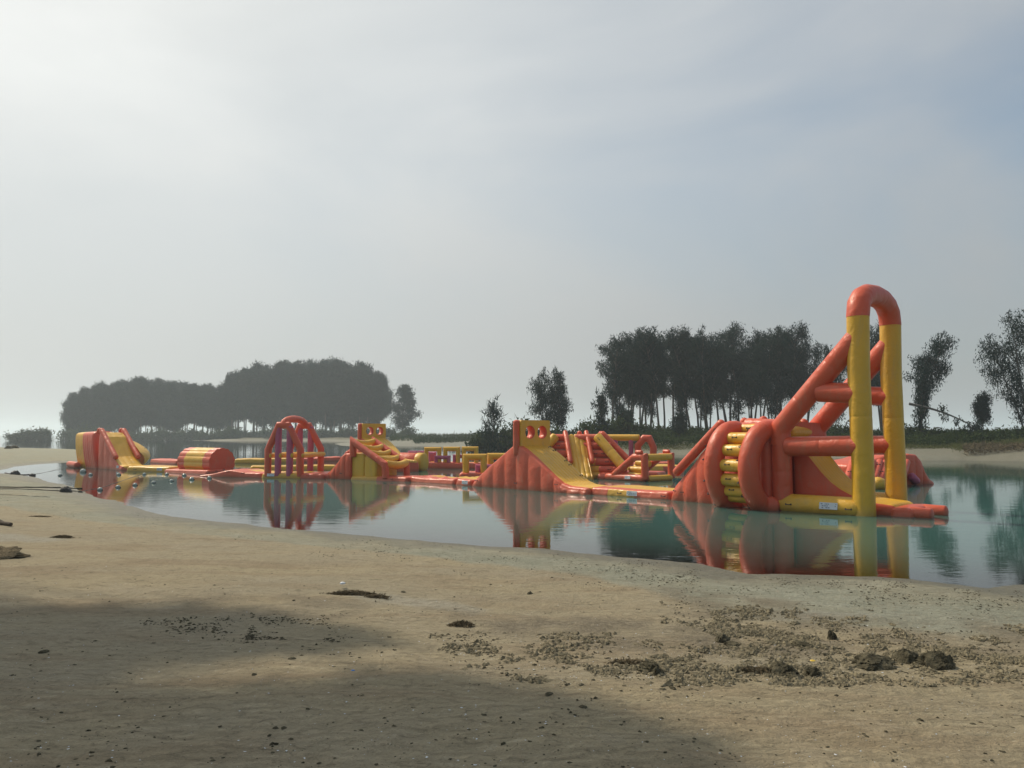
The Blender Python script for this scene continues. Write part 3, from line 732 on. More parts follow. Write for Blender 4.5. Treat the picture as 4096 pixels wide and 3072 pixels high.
for (px, py) in ((1489, 1753), (1513, 1761), (1518, 1771), (1543, 1782), (1547, 1795)):
    s_, z_ = E2.sz(px, py, wc - .2); zz = interp(prof2, s_); sl = (interp(prof2, s_ + .1) - interp(prof2, s_ - .1)) / .2
    handle(E2_, (s_, wc - .12, zz + .04), (-sl, 0, 1), (0, 1, 0))

# ------------------------------------------------------------------ F: gable frames with an arch
FF = Fr(G(1048, 1911), G(1303, 1914)); wf = 2.15
F_ = frthing('inflatable_swing_frame', 'red double gable frame with purple posts and a curved red arch on top', 'inflatable frame', FF)
body(F_, [(0, .21), (FF.len * .5, .23), (FF.len - .02, .21)], -.12, wf + .12, [('base_yellow', YEL, lambda x, k, v: x < FF.len * .62 or (k == 'top' and .12 < v < .9 and x < FF.len * .7)), ('base_red', RED, ANY)], cr=.12, dx=.06)
a0 = FF.P(1071, 1898, 0)[0]; a1 = FF.P(1201, 1898, 0)[0]; zk = FF.sz(1071, 1798)[1]; zt3 = FF.sz(1135, 1701)[1]
t0 = FF.sz(1117, 1701)[0]; t1 = FF.sz(1153, 1701)[0]
for y in (0, wf):
    tube('gable_frame', RED, F_, [(a0, y, .08), (a0, y, zk), (t0, y, zt3), (t1, y, zt3), (a1, y, zk), (a1, y, .08)], .158, 20, .2)
    for px in (1113, 1159):
        x = FF.sz(px, 1800)[0]; tube('purple_post', PUR, F_, [(x, y, .1), (x, y, zt3 - .05)], .150, 20, .2)
for px in (1071, 1113, 1159, 1201):
    x = FF.sz(px, 1800)[0]; z = FF.sz(px, 1822)[1]
    tube('cross_tube', YEL, F_, [(x + .12, -.05, z), (x + .12, wf + .05, z + .02)], .115, 16, .6)
xm = (t0 + t1) / 2; zp = FF.sz(1180, 1676, wf / 2)[1]
tube('top_arch', RED, F_, [(xm, wf / 2 - wf / 2 * math.cos(math.pi * k / 8), zt3 + (zp - zt3) * math.sin(math.pi * k / 8) ** .8) for k in range(9)], .165, 20, .2)
q = FF.P(1083, 1893, -.15); sticker(F_, (q[0], -.157, .14), .36, .13, (0, -1, .2))

# ------------------------------------------------------------------ G: entry ramp at the left end of the front row
GF = Fr(G(790, 1906), G(1046, 1911))
G_ = frthing('inflatable_entry_ramp', 'low red ramp dipping into the water left of the gable frame, dotted with grips', 'inflatable ramp', GF)
Lg = GF.len
body(G_, [(0, .03), (Lg * .22, .13), (Lg * .42, .29), (Lg * .52, .33), (Lg * .66, .27), (Lg * .74, .22), (Lg, .21)], 0, 2.0,
     [('deck', YEL, lambda x, k, v: k == 'top' and x > Lg * .62 and v > .35), ('red_body', RED, ANY)], cr=.10, zb=-.10, noisy=.03, sd=5, dx=.05)
for i in range(3):
    for j in range(3):
        x = Lg * (.10 + .12 * i); handle(G_, (x, .35 + .6 * j, [.10, .20, .29][i] + .03), (-.25, 0, 1), (0, 1, 0), .9)
handle(G_, (Lg * .49, -.03, .26), (0, -1, .3)); handle(G_, (Lg * .72, -.03, .2), (0, -1, .3))

# ------------------------------------------------------------------ H: roller drum on its float
d1 = atdepth(891, 41.3)
HF = Fr(d1, ang=-37)
H_ = frthing('inflatable_drum', 'ribbed half drum striped red and yellow lying on a red float', 'inflatable drum', HF)
Rr = .76; cz = .55; Ld = 2.95; NR = 14
def drum_part(name, m, xa, xb, cap=False):
    vs = []; fs = []; ns = 140; rowx = [xa, xb]
    def rad(q): return Rr * (1 - .055 * (1 - abs(math.sin(q * NR / 2)) ** .7))
    for x in rowx:
        for k in range(ns):
            q = 2 * math.pi * k / ns; rr2 = rad(q)
            vs.append((x, rr2 * math.cos(q), cz + max(-.42, rr2 * math.sin(q))))
    for k in range(ns): fs.append((k, (k + 1) % ns, ns + (k + 1) % ns, ns + k))
    if cap is not False:
        b = len(vs); c_ = 0 if cap < 0 else ns; xx = rowx[0] if cap < 0 else rowx[1]
        vs.append((xx + .05 * (1 if cap > 0 else -1), 0, cz + .1))
        for k in range(ns): fs.append((c_ + k, c_ + (k + 1) % ns, b) if cap > 0 else (c_ + (k + 1) % ns, c_ + k, b))
    MB().add(vs, fs).build(name, m, H_, sharp=60)
drum_part('drum_end', RED, -Ld, -Ld + .62, -1); drum_part('drum_middle', YEL, -Ld + .62, -.62); drum_part('drum_end', RED, -.62, 0, 1)
body(H_, [(-Ld - .9, .15), (.25, .20)], -1.0, 1.0, [('float_red', RED, ANY)], cr=.13)

# I: yellow mat between drum and far slide
IF = Fr(G(504, 1885), G(678, 1888))
I_ = mat_('inflatable_mat', 'smooth pale yellow mat between the far left slide and the striped drum', IF, 0, 1.9, .26, [('deck', YEL, ANY)], group='flat mats linking the inflatables', handles=(IF.len * .22,), cr=.13)
q = IF.P(640, 1874, 0); sticker(I_, (q[0], -.036, .14), .34, .14, (0, -1, .1))

# ------------------------------------------------------------------ J: slide at the far left end
JF = Fr(G(475, 1880), ang=-43)       # x = 0 at the foot of the chute, running down towards +x
J_ = frthing('inflatable_slide', 'yellow slide with red rails and leaning walls at the far left end', 'inflatable slide', JF)
jz = JF.sz(400, 1730, 0)[1]
zj = zat(440, 1730, 47.5); wj = 1.30
prj = [(-3.1, zj), (-2.55, zj - .03), (-2.1, zj - .25), (-1.5, zj - .85), (-.9, zj - 1.40), (-.35, .45), (0, .28), (.55, .22)]
body(J_, prj, 0, wj, [('slide_surface', YEL, lambda x, k, v: k == 'top' and x > -3.0), ('side_wall', RED, ANY)], cr=.09, ribs=.05, ribw=.9, puff=.02, ridges=3, ridge=.02, zb=-.12)
body(J_, [(-6.1, zj + .0), (-3.12, zj + .06)], -.05, wj - .02, [('yellow_end', YEL, lambda x, k, v: x < -4.75), ('side_wall', RED, ANY)], cr=.28, ribs=.05, ribw=.31, puff=.05, lean=-.42)
for y in (.02, wj - .02):
    tube('slide_rail', RED, J_, [(-2.75, y, zj + .12), (-.55, y, .86 - .15)], .155, 18, .8)
    tube('rail_knob', RED, J_, [(-4.1, y + .35, zj - .2), (-4.05, y + .35, zj + .13)], .16, 18, 1.0)
# bulging climbing dome on its right side
vs = []; fs = []; nu, nv = 18, 14
for i in range(nu + 1):
    for j in range(nv + 1):
        u_, v_ = i / nu, j / nv
        vs.append((-3.5 + 3.0 * u_, wj + .05 + 1.05 * math.sin(math.pi * v_) ** .8 * math.sin(math.pi * min(1, u_ * .9 + .08)) ** .5 * (1 + .05 * abs(math.sin(u_ * math.pi * 6))), (zj - .25 - .9 * u_ ** 2) * (1 - v_) ** .9))
for i in range(nu):
    for j in range(nv): k = i * (nv + 1) + j; fs.append((k, k + nv + 1, k + nv + 2, k + 1))
MB().add(vs, fs).build('climbing_dome', YEL, J_, sharp=60)
for i in (4, 8, 12):
    for j in (3, 6, 9):
        v0 = Vector(vs[i * (nv + 1) + j]); handle(J_, v0, (.3, 1, .4), (1, 0, 0))
q = JF.P(274, 1862, 0)
aJ = atdepth(290, 49.5); o = MB(); 
lf = (aJ - JF.A) @ JF.u, (aJ - JF.A) @ JF.n
o.tube([(lf[0] - .3, lf[1], .16), (lf[0] + 1.3, lf[1] - .1, .14)], .2, 18, .7); o.build('outrigger_float', RED, J_)
q = JF.P(468, 1872, -.05); sticker(J_, (-.05, -.05, .18), .3, .13, (0, -1, .1))
# ------------------------------------------------------------------ K: log stack with a chute, behind the big hump
KF = Fr(atdepth(2200, 37.0), atdepth(2520, 36.0))
K_ = frthing('inflatable_log_wall', 'sloping wall of stacked red air logs with a yellow chute down its middle', 'inflatable climbing wall', KF)
rows = [(1752, 2196, 2405), (1784, 2186, 2440), (1816, 2170, 2462), (1848, 2170, 2484), (1879, 2175, 2500), (1905, 2180, 2512)]
for i, (py, pa, pb) in enumerate(rows):
    off = .85 - .17 * i
    a = KF.P(pa, py, off); b = KF.P(pb, py, off); mid_a = KF.P(2262, py, off); mid_b = KF.P(2305 + 6 * i, py, off); ye_ = KF.P((2355, 2355, 2371, 2384, 2398, 2400)[i], py, off)
    tube('air_log', RED, K_, [a, mid_a], .185, 18, .6)
    if i >= 2:
        tube('air_log_end', YEL, K_, [mid_b, ye_], .183, 18, .2); tube('air_log', RED, K_, [ye_, b], .185, 18, .6)
    else: tube('air_log', RED, K_, [mid_b, b], .185, 18, .6)
    for px in ((2235, 2372), (2236, 2365, 2400), (2385, 2414, 2440), (2430, 2450), (2440,), (2392, 2455))[i]:
        q = KF.P(px, py, off); handle(K_, (q[0], q[1] - .19, q[2] + .02), (0, -1, .1), s=.9)
# middle chute comes out towards the camera
kt = KF.P(2302, 1738, 1.0); kb = KF.P(2338, 1905, -1.1)
cvx = [(0, kt[2]), (.25, kt[2] - .02), (.6, kt[2] - .35), (1.3, kt[2] - 1.05), (1.9, .55), (2.3, .25), (2.6, .12)]
ksub = thing('chute', None, None); ksub.parent = K_; del_ = (kb[0] - kt[0], kb[1] - kt[1])
kang = math.atan2(del_[1], del_[0]); klen = math.hypot(*del_) / 2.6
ksub.location = (kt[0], kt[1], 0); ksub.rotation_euler = (0, 0, kang)
cvx = [(a * klen, b) for a, b in cvx]
body(ksub, cvx, -.42, .42, [('chute_surface', YEL, ANY)], ridges=3, ridge=.05, cr=.08, dx=.06)
for y in (-.50, .50):
    tube('chute_rail', RED, ksub, [(.10 * klen, y, kt[2] + .10), (.6 * klen, y, kt[2] - .22), (1.75 * klen, y, .78)], .115, 16, .8)
for px in (2261, 2318): q = KF.P(px, 1733, 1.25); tube('rail_knob', RED, K_, [(q[0], q[1], q[2] - .4), (q[0], q[1], q[2])], .12, 16, 1)
# diagonal beams on both flanks
a = KF.P(2392, 1748, .60); b = KF.P(2500, 1872, .0)
tube('flank_beam', YEL, K_, [(a[0], a[1] - .1, a[2]), (b[0], b[1] - .25, b[2])], .22, 20, .4)
a2 = KF.P(2410, 1736, .95); b2 = KF.P(2524, 1850, .45); tube('flank_rail', RED, K_, [a2, b2], .15, 18, .8)
a2 = KF.P(2402, 1734, 1.25); b2 = KF.P(2440, 1770, 1.25); tube('flank_rail', RED, K_, [a2, b2], .13, 18, .8)
a = KF.P(2222, 1748, .60); b = KF.P(2150, 1828, .1); tube('flank_beam', YEL, K_, [(a[0], a[1] - .1, a[2]), (b[0], b[1] - .2, b[2])], .22, 20, .4)
a = KF.P(2192, 1732, .9); b = KF.P(2120, 1815, .5); tube('flank_rail', RED, K_, [a, b], .15, 18, .8)
for px, py in ((2395, 1755), (2420, 1782), (2447, 1812), (2478, 1845)): q = KF.P(px, py, .2); handle(K_, (q[0], q[1], q[2]), (-.3, -1, .2), (.6, 0, -.7), .9)
tube('base_roll', RED, K_, [KF.P(2400, 1912, -.25), KF.P(2470, 1912, -.25)], .2, 18, .6)

# L: gantry with purple posts and arch, and the small A frame
L1 = Fr(atdepth(2330, 39.5), atdepth(2640, 38.0))
L1_ = frthing('inflatable_gantry', 'long level yellow beam on purple posts meeting a red hooped arch, behind the log wall', 'inflatable frame', L1)
def lp(px, py, off=0): return L1.P(px, py, off)
tube('top_beam', YEL, L1_, [lp(2352, 1750), lp(2556, 1751)], .158, 20, .3)
for px in (2462, 2524):
    a = lp(px, 1760); tube('purple_post', PUR, L1_, [a, (a[0], a[1], .1)], .115, 16, .2)
tube('hooped_arch', RED, L1_, [lp(2552, 1845), lp(2552, 1782), lp(2576, 1753), lp(2597, 1754), lp(2614, 1790), lp(2612, 1850)], .165, 18, .2)
body(L1_, [(0, .22), (L1.len, .22)], -.5, 1.4, [('float_red', RED, ANY)])
L2 = Fr(G(2436, 1918), G(2588, 1927))
L2_ = frthing('inflatable_a_frame', 'small red slanted frame with two padded caps, right of the log wall', 'inflatable frame', L2)
def l2(px, py, off=0): return L2.P(px, py, off)
wl_ = 1.75
for y in (0, wl_):
    a, b, c_, d_ = l2(2456, 1900), l2(2537, 1829), l2(2578, 1828), l2(2580, 1915)
    tube('slanted_frame', RED, L2_, [(a[0], y, a[2]), (b[0], y, b[2]), (c_[0], y, c_[2]), (c_[0] + .02, y, .10)], .155, 20, .3)
tube('base_tube', RED, L2_, [(l2(2430, 1908)[0], 0, .12), (l2(2578, 1910)[0], 0, .12)], .17, 20, .3)
xs_ = l2(2580, 1830)
tube('cross_beam', YEL, L2_, [(xs_[0], .1, xs_[2]), (xs_[0], wl_ - .1, xs_[2])], .15, 18, 0)
tube('cross_beam', YEL, L2_, [(xs_[0], .1, .10), (xs_[0], wl_ - .1, .10)], .15, 18, 0)
for y in (-.05, wl_ + .02):
    q = l2(2558, 1808); tube('padded_cap', RED, L2_, [(q[0] - .12, y, q[2] - .01), (q[0] + .16, y, q[2] - .01)], .095, 18, .5)
for k, (py, d_) in enumerate(((1905, 0), (1880, .28), (1855, .56))):
    q = l2(2535, py, .9); tube('yellow_step', YEL, L2_, [(q[0] - .55 + d_ * .5, .9 + d_, q[2]), (q[0] + .40, .9 + d_, q[2])], .155, 18, .6)
q = l2(2521, 1910); sticker(L2_, (q[0], -.172, .15), .31, .13, (0, -1, .2))

# ------------------------------------------------------------------ back row: mats, tunnel, hurdles
def bmat(pa, ya, pb, yb, label, parts, w_=1.9, h=.25, nm='inflatable_mat', **k):
    f_ = Fr(G(pa, ya), G(pb, yb)); return mat_(nm, label, f_, 0, w_, h, parts, group='flat mats linking the inflatables', **k), f_
redm = [('deck', RED, ANY)]; yelm = [('deck', YEL, ANY)]
bmat(600, 1851, 706, 1857, 'narrow red mat seen between the far left slide and the drum', redm, w_=1.4, h=.26, sd=2, noisy=.03)
bmat(935, 1853, 1052, 1853, 'bright yellow mat between the drum and the gable frame, farther out', yelm, w_=1.6, h=.30, sd=4, noisy=.03)
bmat(1060, 1852, 1290, 1848, 'long red and yellow mat running behind the gable frame', [('red_end', RED, lambda x, k, v: x > 2.2), ('deck', YEL, ANY)], w_=1.5, h=.28, sd=6)
bmat(1295, 1846, 1372, 1844, 'red mat farthest back, seen between the gable frame and the ladder', redm, w_=1.5, h=.30, sd=8, noisy=.04)
bmat(1000, 1885, 1345, 1881, 'pale yellow mat lying just behind the gable frame', yelm, w_=1.2, h=.27, sd=9)
PF = Fr(atdepth(1560, 45.2), atdepth(1700, 44.4))
P_ = frthing('inflatable_barrel', 'fat red floating barrel with a yellow ring at its right end', 'inflatable barrel', PF)
rb = .55
tube('barrel_body', RED, P_, [(-.1, 0, .44), (PF.len - .42, 0, .44)], rb, 30, .25)
tube('yellow_ring', YEL, P_, [(PF.len - .40, 0, .44), (PF.len - .08, 0, .44)], rb * 1.0, 30, .3)
# hurdle track
QF = Fr(G(1700, 1874), G(1945, 1875))
Q_ = mat_('inflatable_mat', 'long red hurdle track float carrying the three small yellow arches', QF, 0, 2.0, .34, [('deck', YEL, lambda x, k, v: k == 'top' and .3 < v < .8), ('red_edge', RED, ANY)], group='flat mats linking the inflatables')
def arch(fr_, px0_, px1_, py, name, label, m, grp, off=.3, zb=.3, r_=.13, dz=None, dy=0.0):
    a = fr_.P(px0_, py, off); b = fr_.P(px1_, py, off)
    t_ = thing(name, label, 'inflatable hurdle', (*fr_.W((a[0] + b[0]) / 2, off), zb), fr_.ang, grp)
    hw = (b[0] - a[0]) / 2 - r_; ht = a[2] - zb - r_
    tube('hurdle_arch', m, t_, [(-hw, 0, 0), (-hw, dy * .5, ht), (hw, dy * .5, ht), (hw, 0, 0)], r_, 18, 0)
    return t_
g1 = 'yellow arch hurdles on the far track'
arch(QF, 1697, 1766, 1788, 'inflatable_hurdle', 'left yellow arch hurdle of three on the far red track', YEL, g1)
arch(QF, 1773, 1841, 1787, 'inflatable_hurdle', 'middle yellow arch hurdle of three on the far red track', YEL, g1)
arch(QF, 1847, 1914, 1786, 'inflatable_hurdle', 'right yellow arch hurdle of three on the far red track', YEL, g1)
g2 = 'low purple hurdles'
arch(QF, 1737, 1803, 1822, 'inflatable_hurdle', 'low purple hurdle between the left and middle yellow arches', PUR, g2, off=.2, r_=.11)
arch(QF, 1811, 1866, 1818, 'inflatable_hurdle', 'low purple hurdle between the middle and right yellow arches', PUR, g2, off=.4, r_=.11)
arch(QF, 1632, 1669, 1803, 'inflatable_hurdle', 'low purple hurdle over the red barrel, left end', PUR, g2, off=1.9, r_=.12)
arch(QF, 1670, 1697, 1803, 'inflatable_hurdle', 'low purple hurdle over the red barrel, next to the yellow arch', PUR, g2, off=1.9, r_=.12)
arch(QF, 1714, 1746, 1807, 'inflatable_hurdle', 'purple block seen through the left yellow arch', PUR, g2, off=1.6, r_=.15)
bmat(1590, 1862, 1700, 1862, 'pale mat beneath the purple hurdles behind the barrel', yelm, w_=1.2, h=.3)
NF = Fr(G(1835, 1914), G(2080, 1914))
N_ = mat_('inflatable_mat', 'red float behind the big hump carrying the near yellow arches', NF, 0, 2.0, .24, redm, group='flat mats linking the inflatables')
arch(NF, 1851, 1948, 1815, 'inflatable_hurdle', 'large yellow square arch left of the big hump, nearest of the arches', YEL, 'near yellow arches', off=.3, zb=.2, r_=.15)
arch(NF, 1949, 2046, 1812, 'inflatable_hurdle', 'yellow square arch mostly hidden behind the big red hump', YEL, 'near yellow arches', off=.7, zb=.2, r_=.15)
arch(NF, 1901, 1990, 1857, 'inflatable_hurdle', 'purple hurdle peeking out under the near yellow arch', PUR, g2, off=.45, zb=.2, r_=.14)
bmat(2590, 1890, 2740, 1886, 'low red and yellow mat seen between the slanted frame and red ramp', [('deck', YEL, lambda x, k, v: k == 'top' or x < 1.0), ('red_edge', RED, ANY)], w_=2.4, h=.33)
bmat(2585, 1872, 2700, 1868, 'red mat running behind the small slanted frame', redm, w_=1.3, h=.3)

# ------------------------------------------------------------------ M: red slide on the far right
MF = Fr(G(3380, 1958), G(3742, 1944))
M_ = frthing('inflatable_slope', 'red ribbed inflatable slope behind the tower poles, with a flaring yellow edge', 'inflatable slide', MF)
pm = [MF.sz(*q, .9) for q in ((3395, 1860), (3440, 1848), (3500, 1838), (3545, 1822), (3640, 1815), (3668, 1818), (3686, 1840), (3700, 1880), (3722, 1915), (3742, 1930))]
body(M_, pm, .9, 2.6, [('yellow_edge', YEL, lambda x, k, v: x > pm[6][0] and k != 'front'), ('ribbed_wall', RED, ANY)], ribs=.05, ribw=.4, cr=.14, dx=.05)
for k in range(9):
    px = 3385 + 27 * k
    a = MF.P(px + 26, 1848, .75); b = MF.P(px - 18, 1940, -.05); mz = (a[0] * .35 + b[0] * .65, .12, (a[2] * .42 + b[2] * .58) - .08)
    tube('sloping_rib', RED, M_, [a, mz, b], .135, 16, .6)
for px, py in ((3398, 1886), (3440, 1905), (3514, 1858), (3526, 1886), (3425, 1870)): q = MF.P(px, py, .15); handle(M_, q, (0, -1, .6), s=1)
tube('toe_roll', RED, M_, [MF.P(3420, 1950, -.1), MF.P(3575, 1946, -.1)], .18, 18, .6)
tube('yellow_fender', YEL, M_, [MF.P(3512, 1935, -.5), MF.P(3524, 1940, -.5)], .25, 20, 1)
q = MF.P(3660, 1930, .8); sticker(M_, (q[0], .80, q[2] + .05), .3, .14, (0, -1, 0))
tube('purple_pad', PUR, M_, [MF.P(3645, 1905, .75), MF.P(3665, 1925, .75)], .16, 16, .6)

# ------------------------------------------------------------------ float lines, ropes and their anchors
def ball(name, label, px, py, r_, m=FLOAT, grp='floats on the lines', cat='float'):
    p = G(px, py); r_ *= .72; mb = MB(); vs = []; fs = []; a_, b_ = 10, 16
    for i in range(a_ + 1):
        th = math.pi * i / a_
        for j in range(b_): ph = 2 * math.pi * j / b_; rr_ = r_ * (1 - .04 * math.cos(2 * th)); vs.append((rr_ * math.sin(th) * math.cos(ph), rr_ * math.sin(th) * math.sin(ph), rr_ * math.cos(th)))
    for i in range(a_):
        for j in range(b_): fs.append((i * b_ + j, (i + 1) * b_ + j, (i + 1) * b_ + (j + 1) % b_, i * b_ + (j + 1) % b_))
    o = nobj(name, vs, fs, m); o.location = (p[0], p[1], r_ * .35)
    me_ = MB().tube([(-r_ * 1.25, 0, -.01), (r_ * 1.25, 0, -.01)], r_ * .22, 8, .5).build('eyelet', BLK, o)
    return tag(o, label, cat, grp)
line1 = [(332, 1889, .20, 'largest pale float, in front of the far left slide'), (362, 1901, .12, 'small round float beside the largest float'), (240, 1903, .11, 'lone dark float in the bright water left of the slide'),
         (475, 1900, .12, 'round float below the foot of the far left slide'), (577, 1899, .11, 'round float in front of the pale yellow mat'), (667, 1899, .11, 'round float where the yellow mat meets the drum float'), (737, 1903, .12, 'round float in front of the drum, left of the ramp')]
line2 = [(400, 1961, .11, 'nearest float of the slanting line, closest to the sand'), (472, 1951, .11, 'second float from the sand on the slanting line'), (540, 1942, .11, 'third float from the sand on the slanting line'),
         (614, 1933, .11, 'fourth float from the sand on the slanting line'), (686, 1926, .11, 'fifth float from the sand on the slanting line'), (767, 1919, .13, 'float just below the red ramp'), (838, 1914, .12, 'last float, touching the red ramp edge')]
for px, py, r_, lb in line1 + line2: ball('line_float', lb, px, py, r_)
def rope(name, label, pts, r_, m, world=False):
    P = []
    for k in range(len(pts) - 1):
        for q in np.linspace(0, 1, 7)[:-1]:
            P.append(np.array(pts[k]) * (1 - q) + np.array(pts[k + 1]) * q)
    P.append(np.array(pts[-1]))
    W_ = []
    for i, p in enumerate(P):
        g = GG(*p) if p[1] > 0 else None
        W_.append((g[0], g[1], max(g[2], -.0) + r_ * .8 + .006 * math.sin(i * 1.7)))
    o = MB().tube(W_, r_, 6, 0).build(name, m); return tag(o, label, 'rope')
rope('float_rope', 'thin rope threading the slanting line of floats to the sand', [(318, 1966), (400, 1960), (540, 1941), (686, 1925), (838, 1913)], .007, ROPE)
rope('float_rope', 'thin rope threading the straight line of floats', [(130, 1903), (240, 1902), (362, 1900), (577, 1898), (737, 1902)], .007, ROPE)
rope('shore_cable', 'thick dark cable lying across the sand from the left edge', [(-120, 1949), (60, 1951), (180, 1951), (260, 1953), (330, 1957)], .022, DROPE)
rope('shore_cable', 'thin dark line just below the thick cable', [(-120, 1957), (80, 1957), (240, 1965), (318, 1966)], .016, DROPE)
rope('shore_cable', 'faint buried line lowest of the three on the sand', [(-120, 1979), (60, 1981), (150, 1987), (200, 1989)], .008, DROPE)
rope('shore_cable', 'dark line running to the anchor bag at the inlet', [(20, 1893), (60, 1899), (128, 1903)], .022, DROPE)
def lump(name, label, cat, loc, dims, m, sd, grp=None, cut=.35, amp=.28, nse=2.2, segs=4, rz=0, sink=.25):
    bm = bmesh.new(); bmesh.ops.create_icosphere(bm, subdivisions=segs, radius=1)
    from mathutils import noise as mn
    rg = random.Random(sd); off = Vector((rg.uniform(-9, 9), rg.uniform(-9, 9), sd))
    planes = [(Vector((rg.uniform(-1, 1), rg.uniform(-1, 1), rg.uniform(-.2, 1))).normalized(), rg.uniform(.62, .9)) for _ in range(7)]
    for v in bm.verts:
        d = v.co.normalized(); rr_ = 1 + amp * mn.noise(d * nse + off) + amp * .5 * mn.noise(d * nse * 2.7 + off) + amp * .28 * mn.noise(d * nse * 7 + off)
        p = d * rr_
        for nn, dd in planes:
            k = p.dot(nn) - dd
            if k > 0: p -= nn * k * .6
        v.co = Vector((p.x * dims[0], p.y * dims[1], max(p.z, -cut) * dims[2]))
    me_ = bpy.data.meshes.new(name); bm.to_mesh(me_); bm.free(); me_.materials.append(m)
    me_.polygons.foreach_set('use_smooth', [True] * len(me_.polygons)); me_.set_sharp_from_angle(angle=R(35))
    o = link(name, me_); o.location = (loc[0], loc[1], loc[2] + dims[2] * sink * 0.6); o.rotation_euler = (0, 0, rz)
    return tag(o, label, cat, grp)
def at_px(px, py): return GG(px, py)
lump('anchor_bag', 'black lumpy anchor bag on the sand at the end of the dark cable', 'anchor bag', at_px(266, 1969), (.22, .18, .19), TARP, 3, 'anchor bags')
lump('anchor_bag', 'small dark knob at the water edge beyond the black anchor bag', 'anchor bag', at_px(322, 1970), (.08, .07, .06), TARP, 4, 'anchor bags')
lump('anchor_bag', 'black anchor bag at the tip of the narrow inlet, far left', 'anchor bag', at_px(60, 1898), (.22, .18, .17), TARP, 5, 'anchor bags')
lump('anchor_bag', 'smaller dark anchor weight right of the bag at the inlet', 'anchor bag', at_px(131, 1905), (.14, .11, .12), TARP, 6, 'anchor bags')
# dark things on the far side of the spit
for i, (px, py, s_, lb) in enumerate(((5, 1786, .55, 'dark mound at the far left edge of the sand spit'), (32, 1795, .4, 'low dark heap right of the mound on the spit'), (60, 1793, .45, 'rounded dark bush on the back edge of the sand spit'))):
    p = GG(px, py); lump('spit_mound', lb, 'mound', p, (s_ * 1.3, s_, s_ * .75), ROCK, 20 + i, 'dark mounds on the spit', amp=.4)

# ------------------------------------------------------------------ beach stones, debris
stones = [(3490, 2662, .155, .13, .135, 'large rounded boulder, leftmost of the three big ones', 0), (3630, 2645, .11, .10, .125, 'pointed boulder in the middle of the three big ones', 1),
          (3757, 2668, .135, .11, .130, 'dark shadowed boulder, rightmost of the three big ones', 0), (3130, 2692, .13, .10, .085, 'jagged grey green stone left of the yellow scrap', 2),
          (3252, 2697, .075, .06, .060, 'small pale stone under the yellow scrap', 1), (2610, 2690, .12, .09, .085, 'dark flat stone at the lower left of the rubble', 2),
          (2885, 2563, .10, .07, .065, 'brown clod stone on the upper rubble band', 1), (2925, 2580, .075, .06, .045, 'low olive stone right of the brown clod', 0), (3330, 2555, .085, .04, .085, 'upright thin stone on the pale silt', 1),
          (3205, 2580, .09, .06, .045, 'flat grey stone below the upright thin stone', 2), (2330, 2830, .03, .025, .022, 'tiny dark stone above the tree shadow', 0), (2195, 2777, .040, .025, .020, 'small brown stone pair, left one', 1),
          (2690, 2752, .032, .02, .018, 'small block shaped stone below the rubble', 2), (2650, 2757, .026, .02, .016, 'small block shaped stone beside its twin below the rubble', 0), (175, 2610, .045, .035, .030, 'dark stone alone in the left shade', 1),
          (1170, 2636, .035, .025, .018, 'oval stone on the lit patch of sand', 0), (1015, 2700, .022, .02, .018, 'dark pebble on the lit patch, left', 1), (1100, 2913, .018, .016, .014, 'dark round pebble in the front shade, left of a pair', 2), (1137, 2912, .018, .016, .014, 'dark round pebble in the front shade, right of a pair', 1),
          (3700, 2660, .11, .07, .06, 'low brown stone between the middle and right boulders', 2), (1230, 2838, .016, .015, .013, 'black pebble at the top edge of the front shade', 0), (2120, 2375, .05, .04, .035, 'small dark stone alone on the smooth tan sand', 1), (1612, 2370, .035, .03, .028, 'pebble right of the long weed heap', 1)]
for i, (px, py, a, b, c_, lb, rt) in enumerate(stones):
    lump('beach_stone', lb, 'stone', at_px(px, py), (a, b, c_ * .9), ROCK, 40 + i, 'stones on the beach', rz=rt * 1.1, segs=5 if a > .06 else 2, amp=.42, sink=-.15)
o = lump('plastic_scrap', 'bright yellow scrap of plastic on top of the small pale stone', 'scrap', at_px(3252, 2690), (.022, .014, .008), YPL, 90, segs=2); o.location.z += .085
lump('plastic_scrap', 'tiny blue scrap of plastic on the lit sand', 'scrap', at_px(1412, 2682), (.016, .010, .006), BLUE, 91, segs=2)
p = at_px(1370, 2352); q = lump('plastic_scrap', 'white plastic scrap caught on the long weed heap', 'scrap', p, (.035, .03, .02), LAB, 92, segs=2); q.location.z += .05
# driftwood at the left edge
def logmesh(name, label, pa, pb, r0, r1, sd, cat='driftwood'):
    A_2 = at_px(*pa); B_2 = at_px(*pb); rg = random.Random(sd); P = []; rs = []
    for k in range(9):
        f_ = k / 8; p = A_2 * (1 - f_) + B_2 * f_; P.append((p[0] + rg.uniform(-.03, .03), p[1] + rg.uniform(-.03, .03), p[2] + r0 * .6 + rg.uniform(-.01, .02))); rs.append((r0 * (1 - f_) + r1 * f_) * rg.uniform(.8, 1.15))
    return tag(MB().tube(P, rs, 9, .4).build(name, WOOD), label, cat)
logmesh('driftwood_log', 'dark wet driftwood log at the left edge of the sand', (-70, 2090), (48, 2106), .075, .04, 1)
lump('weed_heap', 'dark sloping weed heap cut by the left edge of the view', 'weed heap', at_px(-25, 2228), (.42, .25, .13), WEED, 61, 'dark heaps on the sand', amp=.5)
